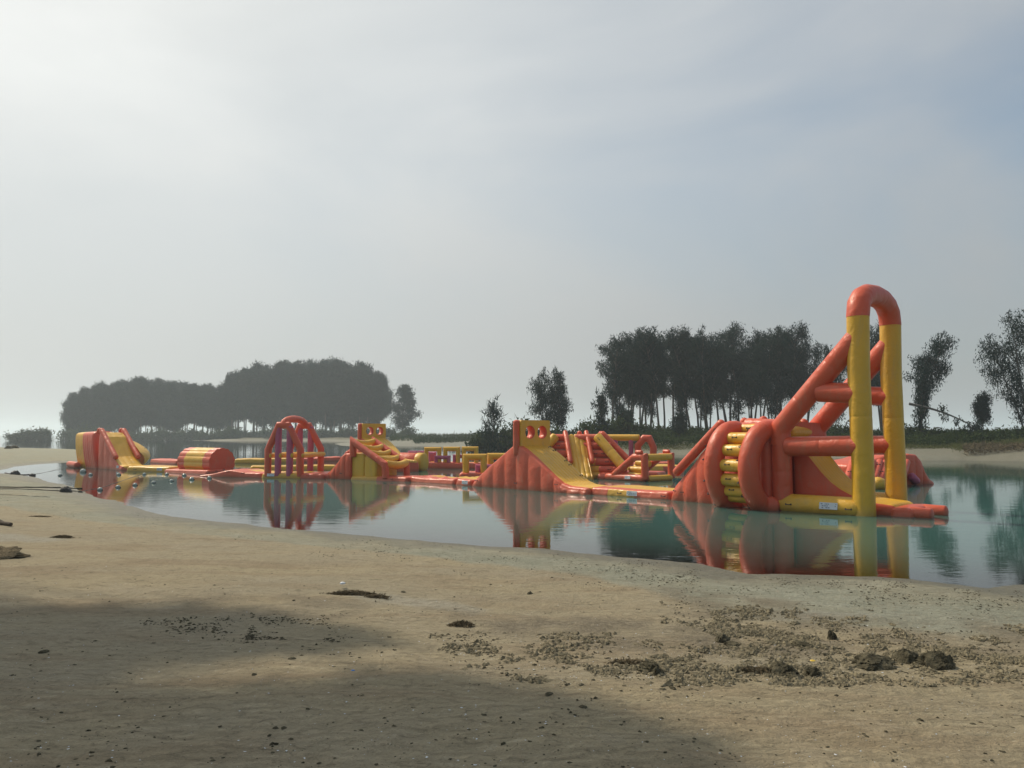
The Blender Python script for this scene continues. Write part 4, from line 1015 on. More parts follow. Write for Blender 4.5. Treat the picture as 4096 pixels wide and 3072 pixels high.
# weed heaps: a low mound plus straw
def heap(label, px, py, a, b, c_, n, sd, rz=0, m=WEED):
    p = at_px(px, py); c_ *= .7; o = lump('weed_heap', label, 'weed heap', p, (a * .72, b * .62, c_), m, sd, 'dark heaps on the sand', amp=.7, nse=4.5, rz=rz, segs=5)
    rg = np.random.default_rng(sd); V = []
    for _ in range(n):
        u_, v_ = rg.normal(0, .42, 2); h_ = c_ * max(0, 1 - (u_ * u_ + v_ * v_) * .8) * .9 - .01
        c = np.array([u_ * a, v_ * b, h_]); d = rg.normal(0, 1, 3) * (1, 1, .45); d /= np.linalg.norm(d); l = rg.uniform(.010, .040); s_ = np.cross(d, rg.normal(0, 1, 3)); s_ = s_ / np.linalg.norm(s_) * rg.uniform(.003, .010)
        V += [c - d * l - s_, c + d * l, c - d * l * .2 + s_ + (0, 0, .006)]
    q = triobj('straw', V, 3, m, o); q['kind'] = 'stuff'; q.location = (0, 0, 0); return o
heap('long dark heap of dry weed on the smooth tan sand', 1410, 2378, .26, .11, .045, 2600, 71, -.12)
heap('thin tail of dark weed at the right end of the long heap', 1510, 2388, .13, .07, .03, 500, 72, -.2)
heap('small dark weed heap beside the pale silt streak', 1845, 2502, .115, .07, .05, 600, 73, .1)
heap('flat dark weed patch on the sand at the upper left', 248, 2150, .20, .11, .045, 500, 74)
heap('thin dark scrap of weed near the left water edge', 155, 2067, .30, .09, .03, 300, 75)
heap('dark broken clump at the start of the rubble band', 2520, 2655, .16, .08, .03, 700, 77)
heap('low ridge of weed left of the jagged stone', 3020, 2685, .18, .05, .035, 500, 78)

# loose rubble, crumbs and chips: nobody could count them
def crumbs(name, label, pts, smin, smax, sd, m, flat=.6):
    rg = np.random.default_rng(sd); n = len(pts)
    base = np.array([(1, 0, 0), (-1, 0, 0), (0, 1, 0), (0, -1, 0), (0, 0, 1), (0, 0, -.5), (.62, .62, .5), (-.6, .6, .55), (.6, -.62, .5), (-.62, -.58, .45)])
    fa = np.array([(0, 6, 4), (0, 4, 8), (2, 4, 6), (2, 7, 4), (1, 4, 7), (1, 9, 4), (3, 4, 9), (3, 8, 4), (0, 2, 6), (0, 8, 3), (1, 7, 2), (1, 3, 9), (0, 5, 2), (0, 3, 5), (1, 2, 5), (1, 5, 3)])
    V = base[None] * rg.uniform(.65, 1.35, (n, 10, 1)); ang = rg.uniform(0, 6.28, n); c, s = np.cos(ang), np.sin(ang)
    S_ = (smin + (smax - smin) * rg.random(n) ** 2.6)[:, None]
    x = V[..., 0] * S_ * rg.uniform(.8, 1.7, (n, 1)); y = V[..., 1] * S_ * rg.uniform(.6, 1.1, (n, 1)); z = V[..., 2] * S_ * rg.uniform(.4, 1.0, (n, 1)) * flat * 1.4
    VV = np.stack([x * c[:, None] - y * s[:, None] + pts[:, 0:1], x * s[:, None] + y * c[:, None] + pts[:, 1:2], z + pts[:, 2:3]], -1)
    T_2 = (fa[None] + np.arange(n)[:, None, None] * 10).reshape(-1, 3)
    return tag(link(name, triidx(name, VV, T_2, m, False)), label, None, None, 'stuff')
def gpts(px, py):
    """vectorised ground pick"""
    px = np.asarray(px, float); py = np.asarray(py, float); x = (px - 2048) / F; zc = -(py - 1536) / F; c, s = math.cos(PITCH), math.sin(PITCH)
    rx, ry, rz = x, c - zc * s, s + zc * c; z = np.full(px.shape, .35)
    for _ in range(4):
        t_ = (z - CAMZ) / rz; X_, Y_ = rx * t_, ry * t_; z = .3 * z + .7 * height(X_, Y_)[0]
    t_ = (z - CAMZ) / rz; return np.stack([rx * t_, ry * t_, height(rx * t_, ry * t_)[0]], -1)
def scatter(polyp, n, sd, clump=0, soft=1.0):
    rg = np.random.default_rng(sd); P = np.array(polyp, float); lo, hi = P.min(0), P.max(0); res = []
    while sum(len(r_) for r_ in res) < n:
        q = rg.uniform(lo, hi, (n * 2, 2))
        if clump: q = q[(vnoise(q[:, 0], q[:, 1] * 3, 120, sd, 4) + rg.uniform(-.16, .16, len(q))) > clump]
        sd_ = sdist(q[:, 0], q[:, 1], P) + vnoise(q[:, 0], q[:, 1] * 2.5, 90, sd + 9, 3) * 90 * soft; res.append(q[sd_ > (rg.exponential(22, len(q)) - 22) * soft])
    q = np.concatenate(res)[:n]; p = gpts(q[:, 0], q[:, 1]); return p[p[:, 2] > .02]
zoneA = [(1700, 2530), (2250, 2545), (2700, 2580), (3300, 2600), (4200, 2700), (4200, 2740), (3800, 2730), (3400, 2745), (2900, 2740), (2500, 2735), (2100, 2690), (1850, 2620)]
zoneB = [(2640, 2410), (2900, 2400), (3150, 2470), (3500, 2500), (4200, 2540), (4200, 2700), (3700, 2640), (3200, 2590), (2850, 2560), (2700, 2500)]
zoneC = [(560, 2490), (1100, 2450), (1500, 2480), (1480, 2570), (1200, 2620), (900, 2560)]
zoneS = [(0, 2050), (700, 2110), (1300, 2190), (1900, 2270), (2500, 2350), (3200, 2400), (4200, 2480), (4200, 2370), (3400, 2330), (2900, 2310), (2300, 2240), (1600, 2180), (900, 2110), (500, 2060), (0, 1990)]
zoneL = [(1500, 2150), (1900, 2190), (2300, 2225), (2900, 2300), (3500, 2320), (4200, 2360), (4200, 2400), (3300, 2350), (2800, 2330), (2200, 2250), (1500, 2175)]
zoneF = [(-100, 2200), (4200, 2420), (4200, 3200), (-100, 3200)]
crumbs('rubble', 'broken grey brown rubble strewn in a band across the sand', np.concatenate([scatter(zoneA, 6500, 1, .04), scatter(zoneB, 6500, 2, .07)]), .004, .023, 1, CLOD, .8)
crumbs('dark_crumbs', 'dark crumbs and chips scattered over the whole beach', np.concatenate([scatter(zoneF, 1500, 3, .09), scatter(zoneC, 900, 4, .05), scatter([(1010, 2500), (1170, 2505), (1140, 2560), (980, 2560)], 350, 44, -.1, .3), scatter(zoneA, 1100, 14, .05), scatter(zoneB, 1300, 15, .08), scatter(zoneS, 2400, 5, .06), scatter(zoneL, 1500, 6, .03)]), .003, .014, 2, ROCK, .6)
crumbs('shell_chips', 'pale shell chips and grit sprinkled on the sand', np.concatenate([scatter(zoneF, 900, 7), scatter(zoneA, 400, 8)]), .0025, .007, 3, LAB, .4)
# ------------------------------------------------------------------ trees and shrubs
def tubes_np(paths, seg=5):
    """paths: list of (points (n,3), radii) -> verts, quads"""
    V = []; T_ = []; b = 0
    for P, r_ in paths:
        P = np.asarray(P, float); n = len(P); d = np.gradient(P, axis=0); d /= np.linalg.norm(d, axis=1)[:, None] + 1e-9
        up = np.where(np.abs(d[:, 2:3]) > .9, np.array([[1., 0, 0]]), np.array([[0, 0, 1.]])); a = np.cross(up, d); a /= np.linalg.norm(a, axis=1)[:, None] + 1e-9; c = np.cross(d, a)
        q = np.linspace(0, 2 * np.pi, seg, endpoint=False)
        ring = P[:, None] + np.asarray(r_)[:, None, None] * (np.cos(q)[None, :, None] * a[:, None] + np.sin(q)[None, :, None] * c[:, None])
        V.append(ring.reshape(-1, 3)); i = np.arange(n - 1)[:, None]; j = np.arange(seg)[None]; j2 = (j + 1) % seg
        T_.append(np.stack([b + i * seg + j, b + i * seg + j2, b + (i + 1) * seg + j2, b + (i + 1) * seg + j], -1).reshape(-1, 4)); b += n * seg
    return np.concatenate(V), np.concatenate(T_)
def tree_mesh(sd, H, prof, stems=1, limbs=18, per=170, sl=.55, sw=.13, lean=(0, 0), droop=.5, spread=.45, base_r=.17, tip=1.0, bend=.0, bare=0):
    """casuarina-like tree: leaning stems, rising limbs, feathery drooping sprays.
    prof: [(height fraction, crown radius in metres)]"""
    rg = np.random.default_rng(sd); paths = []; cl = []
    for s_ in range(stems):
        a0 = rg.uniform(0, 6.28); fan_ = (0 if stems == 1 else rg.uniform(.05, .13)) * H
        tz = np.linspace(0, 1, 10); Hs = H * (1 if s_ == 0 else rg.uniform(.72, .97))
        wx = np.cumsum(rg.normal(0, .012 * H, 10)) * .8; wy = np.cumsum(rg.normal(0, .012 * H, 10)) * .8
        P = np.stack([lean[0] * H * tz ** (1 + bend) + math.cos(a0) * fan_ * tz ** .8 + wx * tz, lean[1] * H * tz + math.sin(a0) * fan_ * tz ** .8 + wy * tz, Hs * tz], -1)
        r0 = base_r * (1 if s_ == 0 else .7); paths.append((P, r0 * (1 - tz * .88)))
        nl = max(5, limbs // stems)
        lo = prof[0][0]
        for k in range(nl):
            f_ = lo + (1 - lo) * ((k + rg.uniform(0, .9)) / nl) ** .9; f_ = min(f_, .985)
            rad = np.interp(f_, [p[0] for p in prof], [p[1] for p in prof]) * rg.uniform(.62, 1.18) / (1.35 if stems > 1 else 1)
            f0 = max(lo * .6, f_ - rg.uniform(.05, .16)); st = np.array([np.interp(f0, tz, P[:, c]) for c in range(3)])
            az = rg.uniform(0, 6.28); rise = (f_ - f0) * Hs + rg.uniform(.0, .25) * rad
            e = st + np.array([math.cos(az) * rad, math.sin(az) * rad, rise]); q = np.linspace(0, 1, 5)[:, None]
            LP = st * (1 - q) + e * q; LP[:, 2] += np.sin(q[:, 0] * np.pi) * .12 * rad
            paths.append((LP, r0 * .32 * (1 - np.linspace(0, .85, 5))))
            for u_ in rg.uniform(.35, 1.0, max(2, int(2 + rad * 1.3))):
                cl.append((st * (1 - u_) + e * u_ + rg.normal(0, .12 * rad + .05, 3), spread * rg.uniform(.7, 1.25)))
        top = P[-1] + (0, 0, rg.uniform(0, .03) * H)
        for k in range(4): cl.append((top + np.array([rg.normal(0, .22), rg.normal(0, .22), -.45 * k * tip + .15]), spread * (.38 + .22 * k)))
    V, Q = tubes_np(paths); L_ = []
    for c, s_ in cl:
        n = int(per * rg.uniform(.6, 1.3) * (s_ / spread) ** 1.3) + 6
        p = c + np.clip(rg.normal(0, 1, (n, 3)), -1.7, 1.7) * np.array([s_, s_, s_ * 1.15])
        d = rg.normal(0, 1, (n, 3)) * .7; d[:, 2] += np.where(rg.random(n) < droop, -1.3, .9); d /= np.linalg.norm(d, axis=1)[:, None]
        sd_ = np.cross(d, rg.normal(0, 1, (n, 3))); sd_ /= np.linalg.norm(sd_, axis=1)[:, None] + 1e-9
        l = sl * rg.uniform(.5, 1.3, (n, 1)); w_ = sw * rg.uniform(.6, 1.4, (n, 1))
        L_.append(np.stack([p - sd_ * w_ * .5, p + sd_ * w_ * .5, p + d * l], 1))
    return (triidx('trunk', V, Q, BARK), triobj('crown', np.concatenate(L_).reshape(-1, 3), 3, LEAF, parent=False))
def plant(name, label, cat, loc, meshes, scale, rz, grp=None, m=None):
    t_ = thing(name, label, cat, loc, 0, grp)
    t_.scale = scale if hasattr(scale, '__len__') else (scale,) * 3
    t_.rotation_euler = (0, 0, rz)
    link('trunk', meshes[0], t_); link('crown', meshes[1], t_); return t_
# slim crowded trees (right grove): crown from 45 % up, ~13 m
slim = [tree_mesh(100 + i, 13, ((.30, .4), (.45, 1.0), (.60, 1.45), (.85, 1.6), (1, .8)) if i in (1, 4) else ((.46, .5), (.57, 1.2), (.7, 1.6), (.88, 1.65), (1, .9)), stems=(1, 2, 2, 3, 2, 1)[i], limbs=(28, 34, 32, 38, 30, 30)[i], per=68, lean=((.02, 0), (-.05, 0), (.05, 0), (0, 0), (-.02, 0), (.03, 0))[i], base_r=.13, sl=.36, sw=.075, spread=.28) for i in range(6)]
# heavy broad trees for the dense island wood, ~20 m
broad = [tree_mesh(200 + i, 20, [((.36, .26, .40, .30, .37)[i], 1.6), (.46, 3.4), (.65, 3.6), (.85, 2.2), (1, .2)], stems=(1, 2, 1, 2, 1)[i], limbs=50, per=80, lean=(0, 0), base_r=.20, sl=.85, sw=.20, spread=.64, tip=2.0) for i in range(5)]
def bush_mesh(sd, rx, rz_, n, sl=.32, sw=.14, m=None):
    rg = np.random.default_rng(sd); k = 9; C_2 = rg.normal(0, 1, (k, 3)) * (rx * .45, rx * .35, rz_ * .18) + (0, 0, rz_ * .42)
    j = rg.integers(0, k, n); p = C_2[j] + rg.normal(0, 1, (n, 3)) * (rx * .24, rx * .24, rz_ * .22); p[:, 2] = np.abs(p[:, 2])
    d = rg.normal(0, 1, (n, 3)); d[:, 2] = np.abs(d[:, 2]) * .9; d /= np.linalg.norm(d, axis=1)[:, None]
    s_ = np.cross(d, rg.normal(0, 1, (n, 3))); s_ /= np.linalg.norm(s_, axis=1)[:, None]
    l = sl * rg.uniform(.5, 1.3, (n, 1)); w_ = sw * rg.uniform(.6, 1.4, (n, 1))
    paths = []
    for _ in range(6):
        e = C_2[rg.integers(0, k)]; q = np.linspace(0, 1, 4)[:, None]; paths.append((np.array([0, 0, -.1]) * (1 - q) + e * q, .035 * (1 - np.linspace(0, .7, 4))))
    V, Q = tubes_np(paths, 4)
    return (triidx('stems', V, Q, BARK), triobj('foliage', np.stack([p - s_ * w_ * .5, p + s_ * w_ * .5, p + d * l], 1).reshape(-1, 3), 3, m or SHRUB, parent=False))
bushes = [bush_mesh(300 + i, 1.5, 1.5, 1500, .36, .17) for i in range(5)]
def bush(label, px, py_top, depth, wpx, v, grp, name='shrub', mesh=None):
    p = atdepth(px, depth); z0 = hgt(*p) - .05; h_ = zat(px, py_top, depth) - z0; s_ = wpx / F * depth / 2 / 1.5
    t_ = thing(name, label, 'bush', (p[0], p[1], z0), random.Random(px).uniform(0, 6.28), grp); t_.scale = (s_, s_, max(.3, h_ / 1.75))
    ms = mesh or bushes[v % len(bushes)]; link('stems', ms[0], t_); link('foliage', ms[1], t_); return t_
def tree(name, label, px, py_top, depth, meshes, H, grp=None, wide=1.0, rz=None, zoff=0, cat='tree'):
    p = atdepth(px, depth); z0 = hgt(*p) - .1 + zoff; s_ = (zat(px, py_top, depth) - z0) / H
    return plant(name, label, cat, (p[0], p[1], z0), meshes, (s_ * wide, s_ * wide, s_), rz if rz is not None else random.Random(px * 3 + 1).uniform(0, 6.28), grp)

# ---- right grove
g = 'casuarina trees of the tall grove behind the inflatables'
tops = [(2448, 1350), (2478, 1372), (2512, 1338), (2560, 1330), (2598, 1345), (2640, 1322), (2690, 1330), (2732, 1345), (2770, 1328), (2800, 1345), (2838, 1330), (2880, 1345), (2922, 1305), (2960, 1330), (3000, 1325), (3045, 1340), (3090, 1328), (3130, 1320), (3170, 1316), (3205, 1335), (3222, 1380)]
for i, (px, py) in enumerate(tops):
    lb = f"{('first','second','third','fourth','fifth','sixth','seventh','eighth','ninth','tenth','eleventh','twelfth','thirteenth','fourteenth','fifteenth','sixteenth','seventeenth','eighteenth','nineteenth','twentieth','last')[i]} crown from the left along the skyline of the tall grove"
    if i == 0: lb = 'leftmost casuarina of the tall grove, its ragged edge against the sky'
    if i == len(tops) - 1: lb = 'rightmost casuarina of the tall grove, beside the diagonal red strut'
    tree('casuarina_tree', lb, px, py - 5, 104 + (i * 7 % 5) * 2.6, slim[i % 6], 13, g if 0 < i < len(tops) - 1 else None, wide=1.18)
for i, px in enumerate((2520, 2590, 2660, 2745, 2830, 2920, 3015, 3110, 3180)):     # second rank, thickens the crowns
    tree('casuarina_tree', 'casuarina of the back rank, half hidden inside the tall grove', px, 1338 + (i * 13) % 25, 118, slim[(i + 3) % 6], 13, g, wide=1.15)
# ---- trees seen one by one
two = tree_mesh(411, 9.5, [(.32, .5), (.5, 1.5), (.75, 1.7), (.9, 1.2), (1, .4)], stems=3, limbs=26, per=62, lean=(-.12, 0), base_r=.12, sl=.38, sw=.085, spread=.34)
two2 = tree_mesh(412, 8.5, [(.35, .5), (.55, 1.1), (.8, 1.0), (1, .3)], stems=2, limbs=22, per=100, lean=(-.09, 0), base_r=.10, sl=.38, sw=.085, spread=.34)
tree('casuarina_tree', 'left leaning tree of the pair behind the yellow two-hole panel', 2185, 1482, 98, two, 9.5, rz=0)
tree('casuarina_tree', 'narrower right tree of the pair behind the yellow two-hole panel', 2262, 1492, 99, two2, 8.5, rz=0)
sm = tree_mesh(413, 4.0, [(.15, .7), (.35, .8), (.7, .5), (1, .1)], stems=1, limbs=24, per=13, base_r=.05, sl=.5, sw=.06, spread=.20, droop=.12)
tree('young_casuarina', 'young feathery conifer-like tree left of the two-hole panel', 1972, 1612, 84, sm, 4.0, rz=1.0)
sm2 = tree_mesh(414, 5.0, [(.1, .5), (.4, .55), (.7, .35), (1, .15)], stems=1, limbs=22, per=34, base_r=.07, sl=.4, sw=.10, spread=.24, lean=(-.03, 0))
tree('young_casuarina', 'thin young tree left of the tall grove', 2410, 1578, 92, sm2, 5.0, rz=.4)
sm3 = tree_mesh(415, 4.2, [(.35, .5), (.6, .8), (.85, .7), (1, .3)], stems=3, limbs=18, per=45, base_r=.05, sl=.4, sw=.14, spread=.26)
tree('small_tree', 'small umbrella crowned tree under the tall grove', 2712, 1658, 92, sm3, 4.2, rz=.3, wide=1.3)
tree('small_tree', 'bushy tree with a low crown under the left end of the grove', 2500, 1640, 96, sm3, 4.2, rz=2.3, wide=1.5)
arch1 = tree_mesh(421, 11, [(.3, .7), (.5, 1.4), (.8, 1.6), (1, .5)], stems=2, limbs=26, per=90, lean=(.03, 0), base_r=.12, sl=.34, sw=.085, spread=.34)
tree('casuarina_tree', 'airy tree seen under the diagonal red struts', 3330, 1395, 88, arch1, 11, rz=.5)
tree('casuarina_tree', 'tall tree seen through the gap between the yellow poles', 3530, 1290, 90, slim[3], 13, rz=2.1)
lean1 = tree_mesh(422, 10, [(.40, .3), (.54, .8), (.66, 1.3), (.85, 1.6), (1, .6)], stems=1, limbs=28, per=72, lean=(.33, 0), bend=.7, base_r=.14, sl=.30, sw=.08, spread=.30)
tree('casuarina_tree', 'tree right of the tower whose heavy crown leans to the right', 3672, 1352, 80, lean1, 10, rz=0)
thin1 = tree_mesh(423, 8, [(.25, .4), (.5, .7), (.8, .6), (1, .15)], stems=2, limbs=20, per=42, lean=(.0, 0), base_r=.09, sl=.4, sw=.10, spread=.28)
tree('casuarina_tree', 'thin straight tree just right of the back yellow pole', 3680, 1470, 79, thin1, 8, rz=1.2)
umb = tree_mesh(424, 5, [(.62, .5), (.72, .95), (.88, .9), (1, .35)], stems=3, limbs=20, per=110, base_r=.075, sl=.26, sw=.08, spread=.27)
tree('small_tree', 'small three stemmed tree with a round crown near the right edge', 3924, 1583, 78, umb, 5, rz=.2, wide=.9)
big1 = tree_mesh(425, 12.5, [(.25, .5), (.42, 1.0), (.62, 1.8), (.82, 2.1), (1, .7)], stems=2, limbs=34, per=72, lean=(-.16, 0), bend=.4, base_r=.14, sl=.32, sw=.085, spread=.36)
tree('casuarina_tree', 'large tree leaning left into view at the right edge', 4112, 1262, 76, big1, 12.5, rz=0)
# fallen tree right of the tower
p0 = atdepth(3640, 77); p1 = atdepth(3905, 75)
ft = thing('fallen_tree', 'fallen tree propped slantwise above the shrubs right of the tower', 'tree', (p0[0], p0[1], 0))
zA, zB = zat(3620, 1615, 77), zat(3900, 1712, 75); dxy = p1 - p0
pth = [np.array([dxy[0] * q, dxy[1] * q, zA + (zB - zA) * q + .35 * math.sin(3 * q)]) for q in np.linspace(0, 1, 9)]
paths = [(pth, .14 * (1 - np.linspace(0, .7, 9)))]; V3 = []; rg = np.random.default_rng(5)
for k in range(12):
    i = int(rg.integers(2, 9)); s_ = pth[i]; e = s_ + rg.normal(0, .5, 3) + (0.2, 0, -.5); q = np.linspace(0, 1, 4)[:, None]; paths.append((s_ * (1 - q) + e * q, .04 * (1 - np.linspace(0, .7, 4))))
    for _ in range(45):
        c = s_ + (e - s_) * rg.random() + rg.normal(0, .22, 3); d = rg.normal(0, .35, 3) + (0, 0, -1); d /= np.linalg.norm(d); w_ = np.cross(d, rg.normal(0, 1, 3)); w_ = w_ / np.linalg.norm(w_) * .06; V3 += [c - w_, c + w_, c + d * rg.uniform(.2, .45)]
V, Q = tubes_np(paths); link('trunk', triidx('trunk', V, Q, DEADW), ft); link('crown', triobj('crown', V3, 3, LEAF, parent=False), ft)
# dead snags
for i, (px, pyt, dep, lb) in enumerate(((3362, 1668, 84, 'bare dead snag with a side branch under the red strut'), (3398, 1672, 84, 'short forked dead snag beside the bare one'), (3555, 1718, 82, 'short stump between the yellow poles'))):
    p = atdepth(px, dep); z0 = hgt(*p); zt_ = zat(px, pyt, dep); rg = np.random.default_rng(i + 60)
    P = np.array([(rg.normal(0, .05) * k, 0, z0 + (zt_ - z0) * k / 5) for k in range(6)]); ps = [(P, .11 * (1 - np.linspace(0, .7, 6)))]
    for k in range(3): e = P[3] + (rg.uniform(-1.1, 1.1), 0, rg.uniform(.1, .6)); ps.append((np.linspace(P[2 + k % 3], e, 4), .05 * (1 - np.linspace(0, .6, 4))))
    V, Q = tubes_np(ps); t_ = link('dead_snag', triidx('dead_snag', V, Q, DEADW)); t_.location = (p[0], p[1], 0); tag(t_, lb, 'dead tree')
# ---- shrubs along the far bank
gs = 'shrubs along the far bank'
sh = [(1918, 1722, 88, 110), (1975, 1705, 92, 120), (2035, 1700, 92, 110), (2090, 1712, 88, 120), (2150, 1716, 90, 120), (2225, 1706, 96, 110), (2290, 1712, 94, 100), (2345, 1700, 92, 90), (2400, 1690, 94, 110), (2460, 1672, 95, 120), (2520, 1668, 96, 120),
      (2580, 1690, 98, 120), (2640, 1714, 96, 120), (2700, 1712, 97, 130), (2762, 1705, 96, 120), (2830, 1716, 97, 120), (2900, 1718, 96, 120), (2970, 1720, 95, 120), (3040, 1722, 94, 120), (3110, 1722, 92, 120), (3180, 1724, 90, 120), (3250, 1722, 88, 120),
      (3310, 1700, 86, 90), (3380, 1704, 84, 110), (3450, 1722, 83, 100), (3510, 1716, 82, 90), (3560, 1714, 82, 100), (3625, 1700, 80, 110), (3690, 1712, 79, 110), (3750, 1718, 78, 110), (3810, 1728, 78, 100), (3862, 1714, 77, 90), (3905, 1724, 76, 100), (3975, 1730, 76, 90), (4030, 1716, 75, 100), (4090, 1704, 75, 110), (4150, 1700, 75, 120)]
where = ['behind the near yellow arches', 'left of the young feathery tree', 'beneath the young feathery tree', 'just left of the big two-hole panel', 'directly behind the big two-hole panel', 'under the leaning pair of trees', 'behind the left rail of the log wall', 'above the yellow chute of the log wall',
         'under the thin young tree', 'behind the yellow level beam, taller one', 'behind the purple posts', 'behind the red hooped arch', 'right of the red hooped arch', 'between the slanted frame and the red ramp', 'under the umbrella crowned tree', 'behind the top of the red hand rail',
         'behind the first bulging arch', 'behind the yellow rungs', 'behind the second bulging arch', 'behind the top rolls of the red ramp', 'where the diagonal strut meets the red ramp', 'under the front diagonal strut', 'beside the bare dead snag', 'beside the forked dead snag',
         'left of the front yellow pole', 'between the yellow poles, left', 'between the yellow poles, right', 'just right of the back yellow pole', 'at the foot of the right leaning tree', 'under the fallen tree', 'left of the small three stemmed tree', 'at the foot of the small three stemmed tree, left',
         'at the foot of the small three stemmed tree, right', 'in the gap between the round and leaning trees', 'left of the leaning tree at the edge', 'at the right edge below the leaning tree', 'cut by the right edge of the view']
names = {0: 'low dark shrub at the left end of the far bank', 1: 'shrub at the foot of the feathery young tree', 14: 'rounded green shrub under the umbrella crowned tree', 30: 'low shrub left of the small three stemmed tree', 35: 'shrub at the right edge below the leaning tree'}
for i, (px, py, dep, wp) in enumerate(sh):
    bush('dark green far bank shrub ' + where[i], px, py, dep, wp * 1.25, i, gs)
# thicket that fills in under and between the shrubs
def thicket(name, label, rows, n, sl, sw, m, sd):
    """rows: (px0, px1, depth0, depth1, height)"""
    rg = np.random.default_rng(sd); out = []
    for (a, b, d0, d1, hh) in rows:
        k = int(n * (b - a) / 1000); px = rg.uniform(a, b, k); dp = rg.uniform(d0, d1, k); x = (px - 2048) / F * dp; y = dp
        z0 = height(x, y)[0]; h_ = hh * (.55 + .9 * (vnoise(x, y, 3.5, sd, 3) + .5)); z = z0 + h_ * rg.random(k) ** .8
        ok = z0 > .25; p = np.stack([x, y, z], -1)[ok]; n_ = len(p)
        d = rg.normal(0, 1, (n_, 3)); d[:, 2] = np.abs(d[:, 2]); d /= np.linalg.norm(d, axis=1)[:, None]; s_ = np.cross(d, rg.normal(0, 1, (n_, 3))); s_ /= np.linalg.norm(s_, axis=1)[:, None]
        l = sl * rg.uniform(.5, 1.4, (n_, 1)); w_ = sw * rg.uniform(.6, 1.4, (n_, 1)); out.append(np.stack([p - s_ * w_ * .5, p + s_ * w_ * .5, p + d * l], 1))
    return tag(link(name, triobj(name, np.concatenate(out).reshape(-1, 3), 3, m, parent=False)), label, None, None, 'stuff')
thicket('thicket', 'dark green undergrowth covering the far bank', [(1905, 2700, 86, 112, 1.0), (2600, 3300, 84, 116, 1.0), (3250, 4300, 71, 92, .9)], 14000, .38, .17, SHRUB, 1)
thicket('bank_grass', 'yellow green grass along the top of the far bank', [(3560, 3850, 69, 74, .30), (3800, 4300, 65, 72, .45), (2500, 3560, 82, 88, .25), (1905, 2600, 84, 90, .3)], 7000, .25, .05, GRS, 2)
thicket('dune_grass', 'low green cover along the skyline left of the young tree', [(1560, 1960, 170, 300, .9), (1660, 1940, 145, 175, .35)], 9000, .7, .25, SHRUB, 3)
thicket('brown_brush', 'dead brown brush on the eroded bank at the right edge', [(3850, 4300, 63.5, 67, .45)], 9000, .35, .05, WEED, 4)
# ---- dense wood on the far left island
gi = 'casuarina trees of the dense wood on the far left island'
prof_i = [(285, 1600), (320, 1565), (380, 1552), (440, 1548), (500, 1536), (560, 1532), (620, 1540), (680, 1542), (730, 1545), (790, 1556), (840, 1552), (875, 1540), (905, 1524), (940, 1504), (975, 1490), (1020, 1480), (1090, 1472), (1160, 1468), (1230, 1466), (1300, 1460), (1360, 1458), (1420, 1468), (1470, 1478), (1510, 1495), (1532, 1540)]
rg = random.Random(9)
for row, (dep, n_) in enumerate(((285, 36), (305, 32), (330, 28))):
    for i in range(n_):
        px = 292 + (1525 - 292) * (i + .5 * (row % 2)) / (n_ - .5) + rg.uniform(-10, 10)
        py = interp(prof_i, px) + rg.uniform(-16, 14)
        lb = 'tree of the low left stretch of the island wood'
        gg_ = gi
        if px > 960: lb, gg_ = 'tree of the taller right block of the island wood', 'casuarina trees of the tall right block of the island wood'
        if row: lb, gg_ = lb + ', in its rear ranks', gg_ + ', rear ranks'
        if row == 0 and i == 0: lb, gg_ = 'leftmost tree of the island wood, low and rounded', None
        if row == 0 and i == n_ - 1: lb, gg_ = 'rightmost tree of the dense island wood, dropping to the sand', None
        tree('casuarina_tree', lb, px, py, dep, broad[(i * 3 + row) % 5], 20, gg_, wide=1.10 if row < 2 else 1.2)
lone = tree_mesh(431, 17, [(.22, 1.8), (.45, 3.6), (.7, 3.0), (.9, 1.8), (1, .6)], stems=1, limbs=26, per=42, base_r=.25, sl=.8, sw=.22, spread=.6)
tree('casuarina_tree', 'airy lone tree standing just right of the island wood', 1608, 1546, 262, lone, 17, rz=.7, wide=1.45)
bush('dark round bush at the foot of the airy lone tree', 1628, 1712, 250, 75, 2, None)
bush('dark bush between the island wood and the lone tree', 1545, 1706, 262, 90, 1, None)
gb = 'bushes under the island wood'
for i in range(26):
    px = 275 + i * 50 + rg.uniform(-12, 12); bush(('dark bush at the water side of the low left stretch of the island wood' if px < 960 else 'dark bush at the water side of the taller right block of the wood'), px, rg.uniform(1706, 1724) if not (380 < px < 720 or 830 < px < 900) else rg.uniform(1716, 1728), rg.uniform(262, 278), rg.uniform(75, 110), i, gb + (', left' if px < 960 else ', right'))
for i, (px, py, wp, dep, lb) in enumerate(((140, 1710, 110, 250, 'large rounded bush on the tiny islet at the far left'), (90, 1722, 60, 250, 'left low bush of the tiny islet'), (190, 1722, 50, 252, 'right low bush of the tiny islet'), (60, 1735, 60, 250, 'flat fringe bush at the left tip of the islet'))):
    p = atdepth(px, dep); t_ = thing('islet_bush', lb, 'bush', (p[0], p[1], -.1), i, 'bushes of the tiny islet'); s_ = wp / F * dep / 2 / 1.5; t_.scale = (s_, s_, (zat(px, py, dep) + .1) / 1.7)
    link('stems', bushes[i][0], t_); link('foliage', bushes[i][1], t_)
# bird-thin sticks on the sandbar skyline
for i, (px, a, b) in enumerate(((1812, 1722, 1748), (1690, 1737, 1750))):
    p = atdepth(px, 170); q = [np.array([p[0], p[1], zat(px, b, 170)]), np.array([p[0] + .35, p[1], zat(px, a, 170)])]
    V, Q = tubes_np([(q, [.06, .03])]); o = link('driftwood_stick', triidx('driftwood_stick', V, Q, DEADW)); tag(o, ('leaning stick on the low skyline right of the lone tree', 'short stick on the sandbar beside the round bush')[i], 'stick')

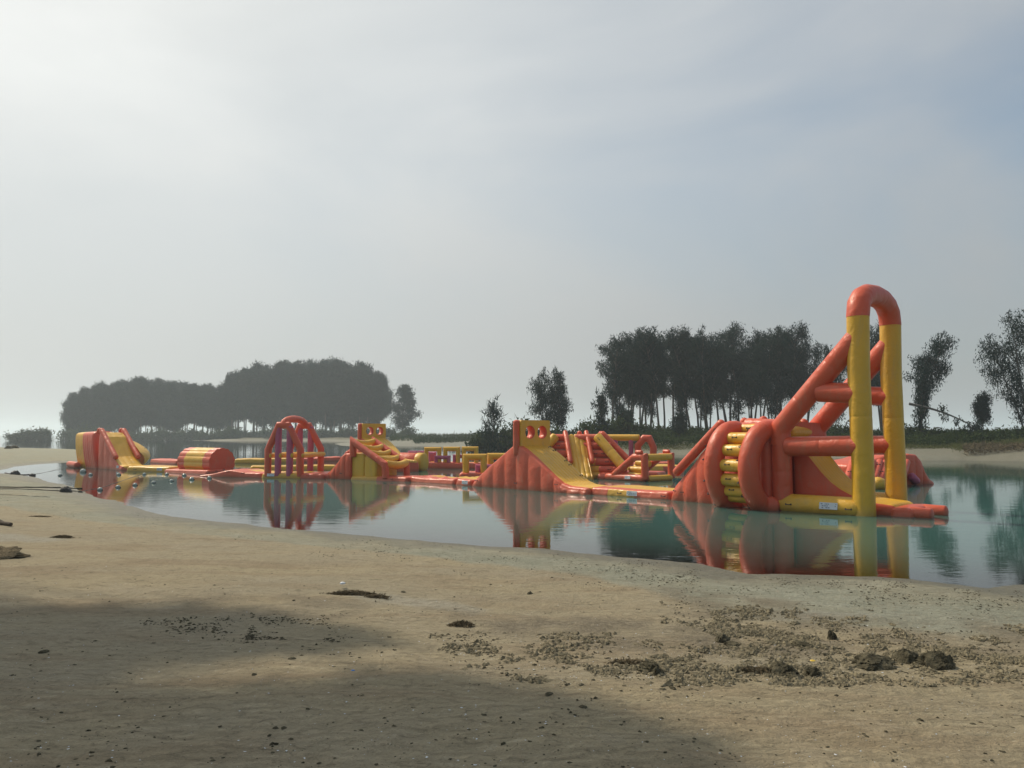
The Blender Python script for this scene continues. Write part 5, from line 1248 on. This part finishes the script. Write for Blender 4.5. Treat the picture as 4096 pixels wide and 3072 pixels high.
# ------------------------------------------------------------------ trees beside the camera that shade the foreground
def shade_tree(name, label, root, polys, n, hr, sd):
    rg2 = np.random.default_rng(sd); k = np.array(sdir); pts = []
    for pl_, wgt in polys:
        q = scatter(pl_, int(n * wgt), sd + len(pts), 0, .22); h_ = rg2.uniform(hr[0], hr[1], len(q)); pts.append(q + (h_ / k[2])[:, None] * k[None])
    p = np.concatenate(pts)
    cp_, sp_ = math.cos(PITCH), math.sin(PITCH); dd = p - (0, 0, CAMZ); fw = dd[:, 1] * cp_ + dd[:, 2] * sp_; up = dd[:, 2] * cp_ - dd[:, 1] * sp_
    p = p[(np.abs(dd[:, 0] / fw) > 2048 / F + .07) | (np.abs(up / fw) > 1536 / F + .09)]; n_ = len(p)      # the crown hangs outside the view
    d = rg2.normal(0, 1, (n_, 3)); d[:, 2] -= .5; d /= np.linalg.norm(d, axis=1)[:, None]; s_ = np.cross(d, rg2.normal(0, 1, (n_, 3))); s_ /= np.linalg.norm(s_, axis=1)[:, None]
    l = rg2.uniform(.22, .5, (n_, 1)); w_ = rg2.uniform(.10, .22, (n_, 1))
    t_ = thing(name, label, 'tree', (root[0], root[1], hgt(*root))); b0 = Vector(t_.location)
    q = np.stack([p - s_ * w_ - b0, p + s_ * w_ - b0, p + d * l + s_ * w_ * .4 - b0, p + d * l - s_ * w_ * .4 - b0], 1)
    link('crown', triobj('crown', q.reshape(-1, 3), 4, LEAF, parent=False), t_)
    top = np.array([np.mean(p[:, 0]) - root[0], np.mean(p[:, 1]) - root[1], hr[0]]) * (.35, .35, .75); tz = np.linspace(0, 1, 8)[:, None]
    P = top * tz + (.25 * np.sin(tz * 4)) * (1, .5, 0); paths = [(P, .20 * (1 - np.linspace(0, .6, 8)))]
    for c in p[rg2.integers(0, n_, 26)]: e = c - np.array(b0); s0 = P[int(rg2.integers(3, 8))]; u_ = np.linspace(0, 1, 6)[:, None]; LP = s0 * (1 - u_) + e * u_; LP[:, 2] += .6 * np.sin(u_[:, 0] * math.pi); paths.append((LP, .055 * (1 - np.linspace(0, .8, 6))))
    V, Q = tubes_np(paths, 7); link('trunk', triidx('trunk', V, Q, BARK), t_)
big_ = [(-500, 2860), (300, 2850), (820, 2790), (1180, 2790), (1420, 2725), (1760, 2722), (2100, 2780), (2420, 2860), (2640, 2950), (2800, 3100), (2900, 3300), (-400, 3400)]
bandp = [(-500, 2440), (0, 2452), (500, 2440), (1000, 2440), (1380, 2505), (1500, 2560), (1250, 2600), (900, 2590), (560, 2640), (200, 2700), (-400, 2760)]
leftp = [(-600, 2600), (80, 2650), (160, 2800), (-400, 2900)]
shade_tree('shade_tree', 'tree beyond the left edge whose crown shades the nearest sand', (-11.2, 11.0), [(big_, .82), (leftp, .18)], 9500, (9.5, 12.5), 11)
shade_tree('shade_tree', 'tree beyond the left edge that throws the upper left shadow band', (-14.5, 16.0), [(bandp, 1.0)], 3400, (9.0, 11.5), 12)
# ------------------------------------------------------------------ the hazy air
vb = [(-3700, -3700, -3.5), (3700, -3700, -3.5), (3700, 3700, -3.5), (-3700, 3700, -3.5)]
vb += [(x, y, 42.0) for x, y, _ in vb]
m, t, out = mat('haze_air'); pv = N(t, 'ShaderNodeVolumePrincipled'); pv.inputs['Color'].default_value = (.84, .93, 1.0, 1); pv.inputs['Density'].default_value = .0006
pv.inputs['Anisotropy'].default_value = .35
L(t, pv.outputs[0], out.inputs['Volume'])
o = nobj('haze', vb, [(3, 2, 1, 0), (4, 5, 6, 7), (0, 1, 5, 4), (1, 2, 6, 5), (2, 3, 7, 6), (3, 0, 4, 7)], m, smooth=False)
tag(o, 'pale sea haze lying over the lagoon and the far trees', None, None, 'stuff')
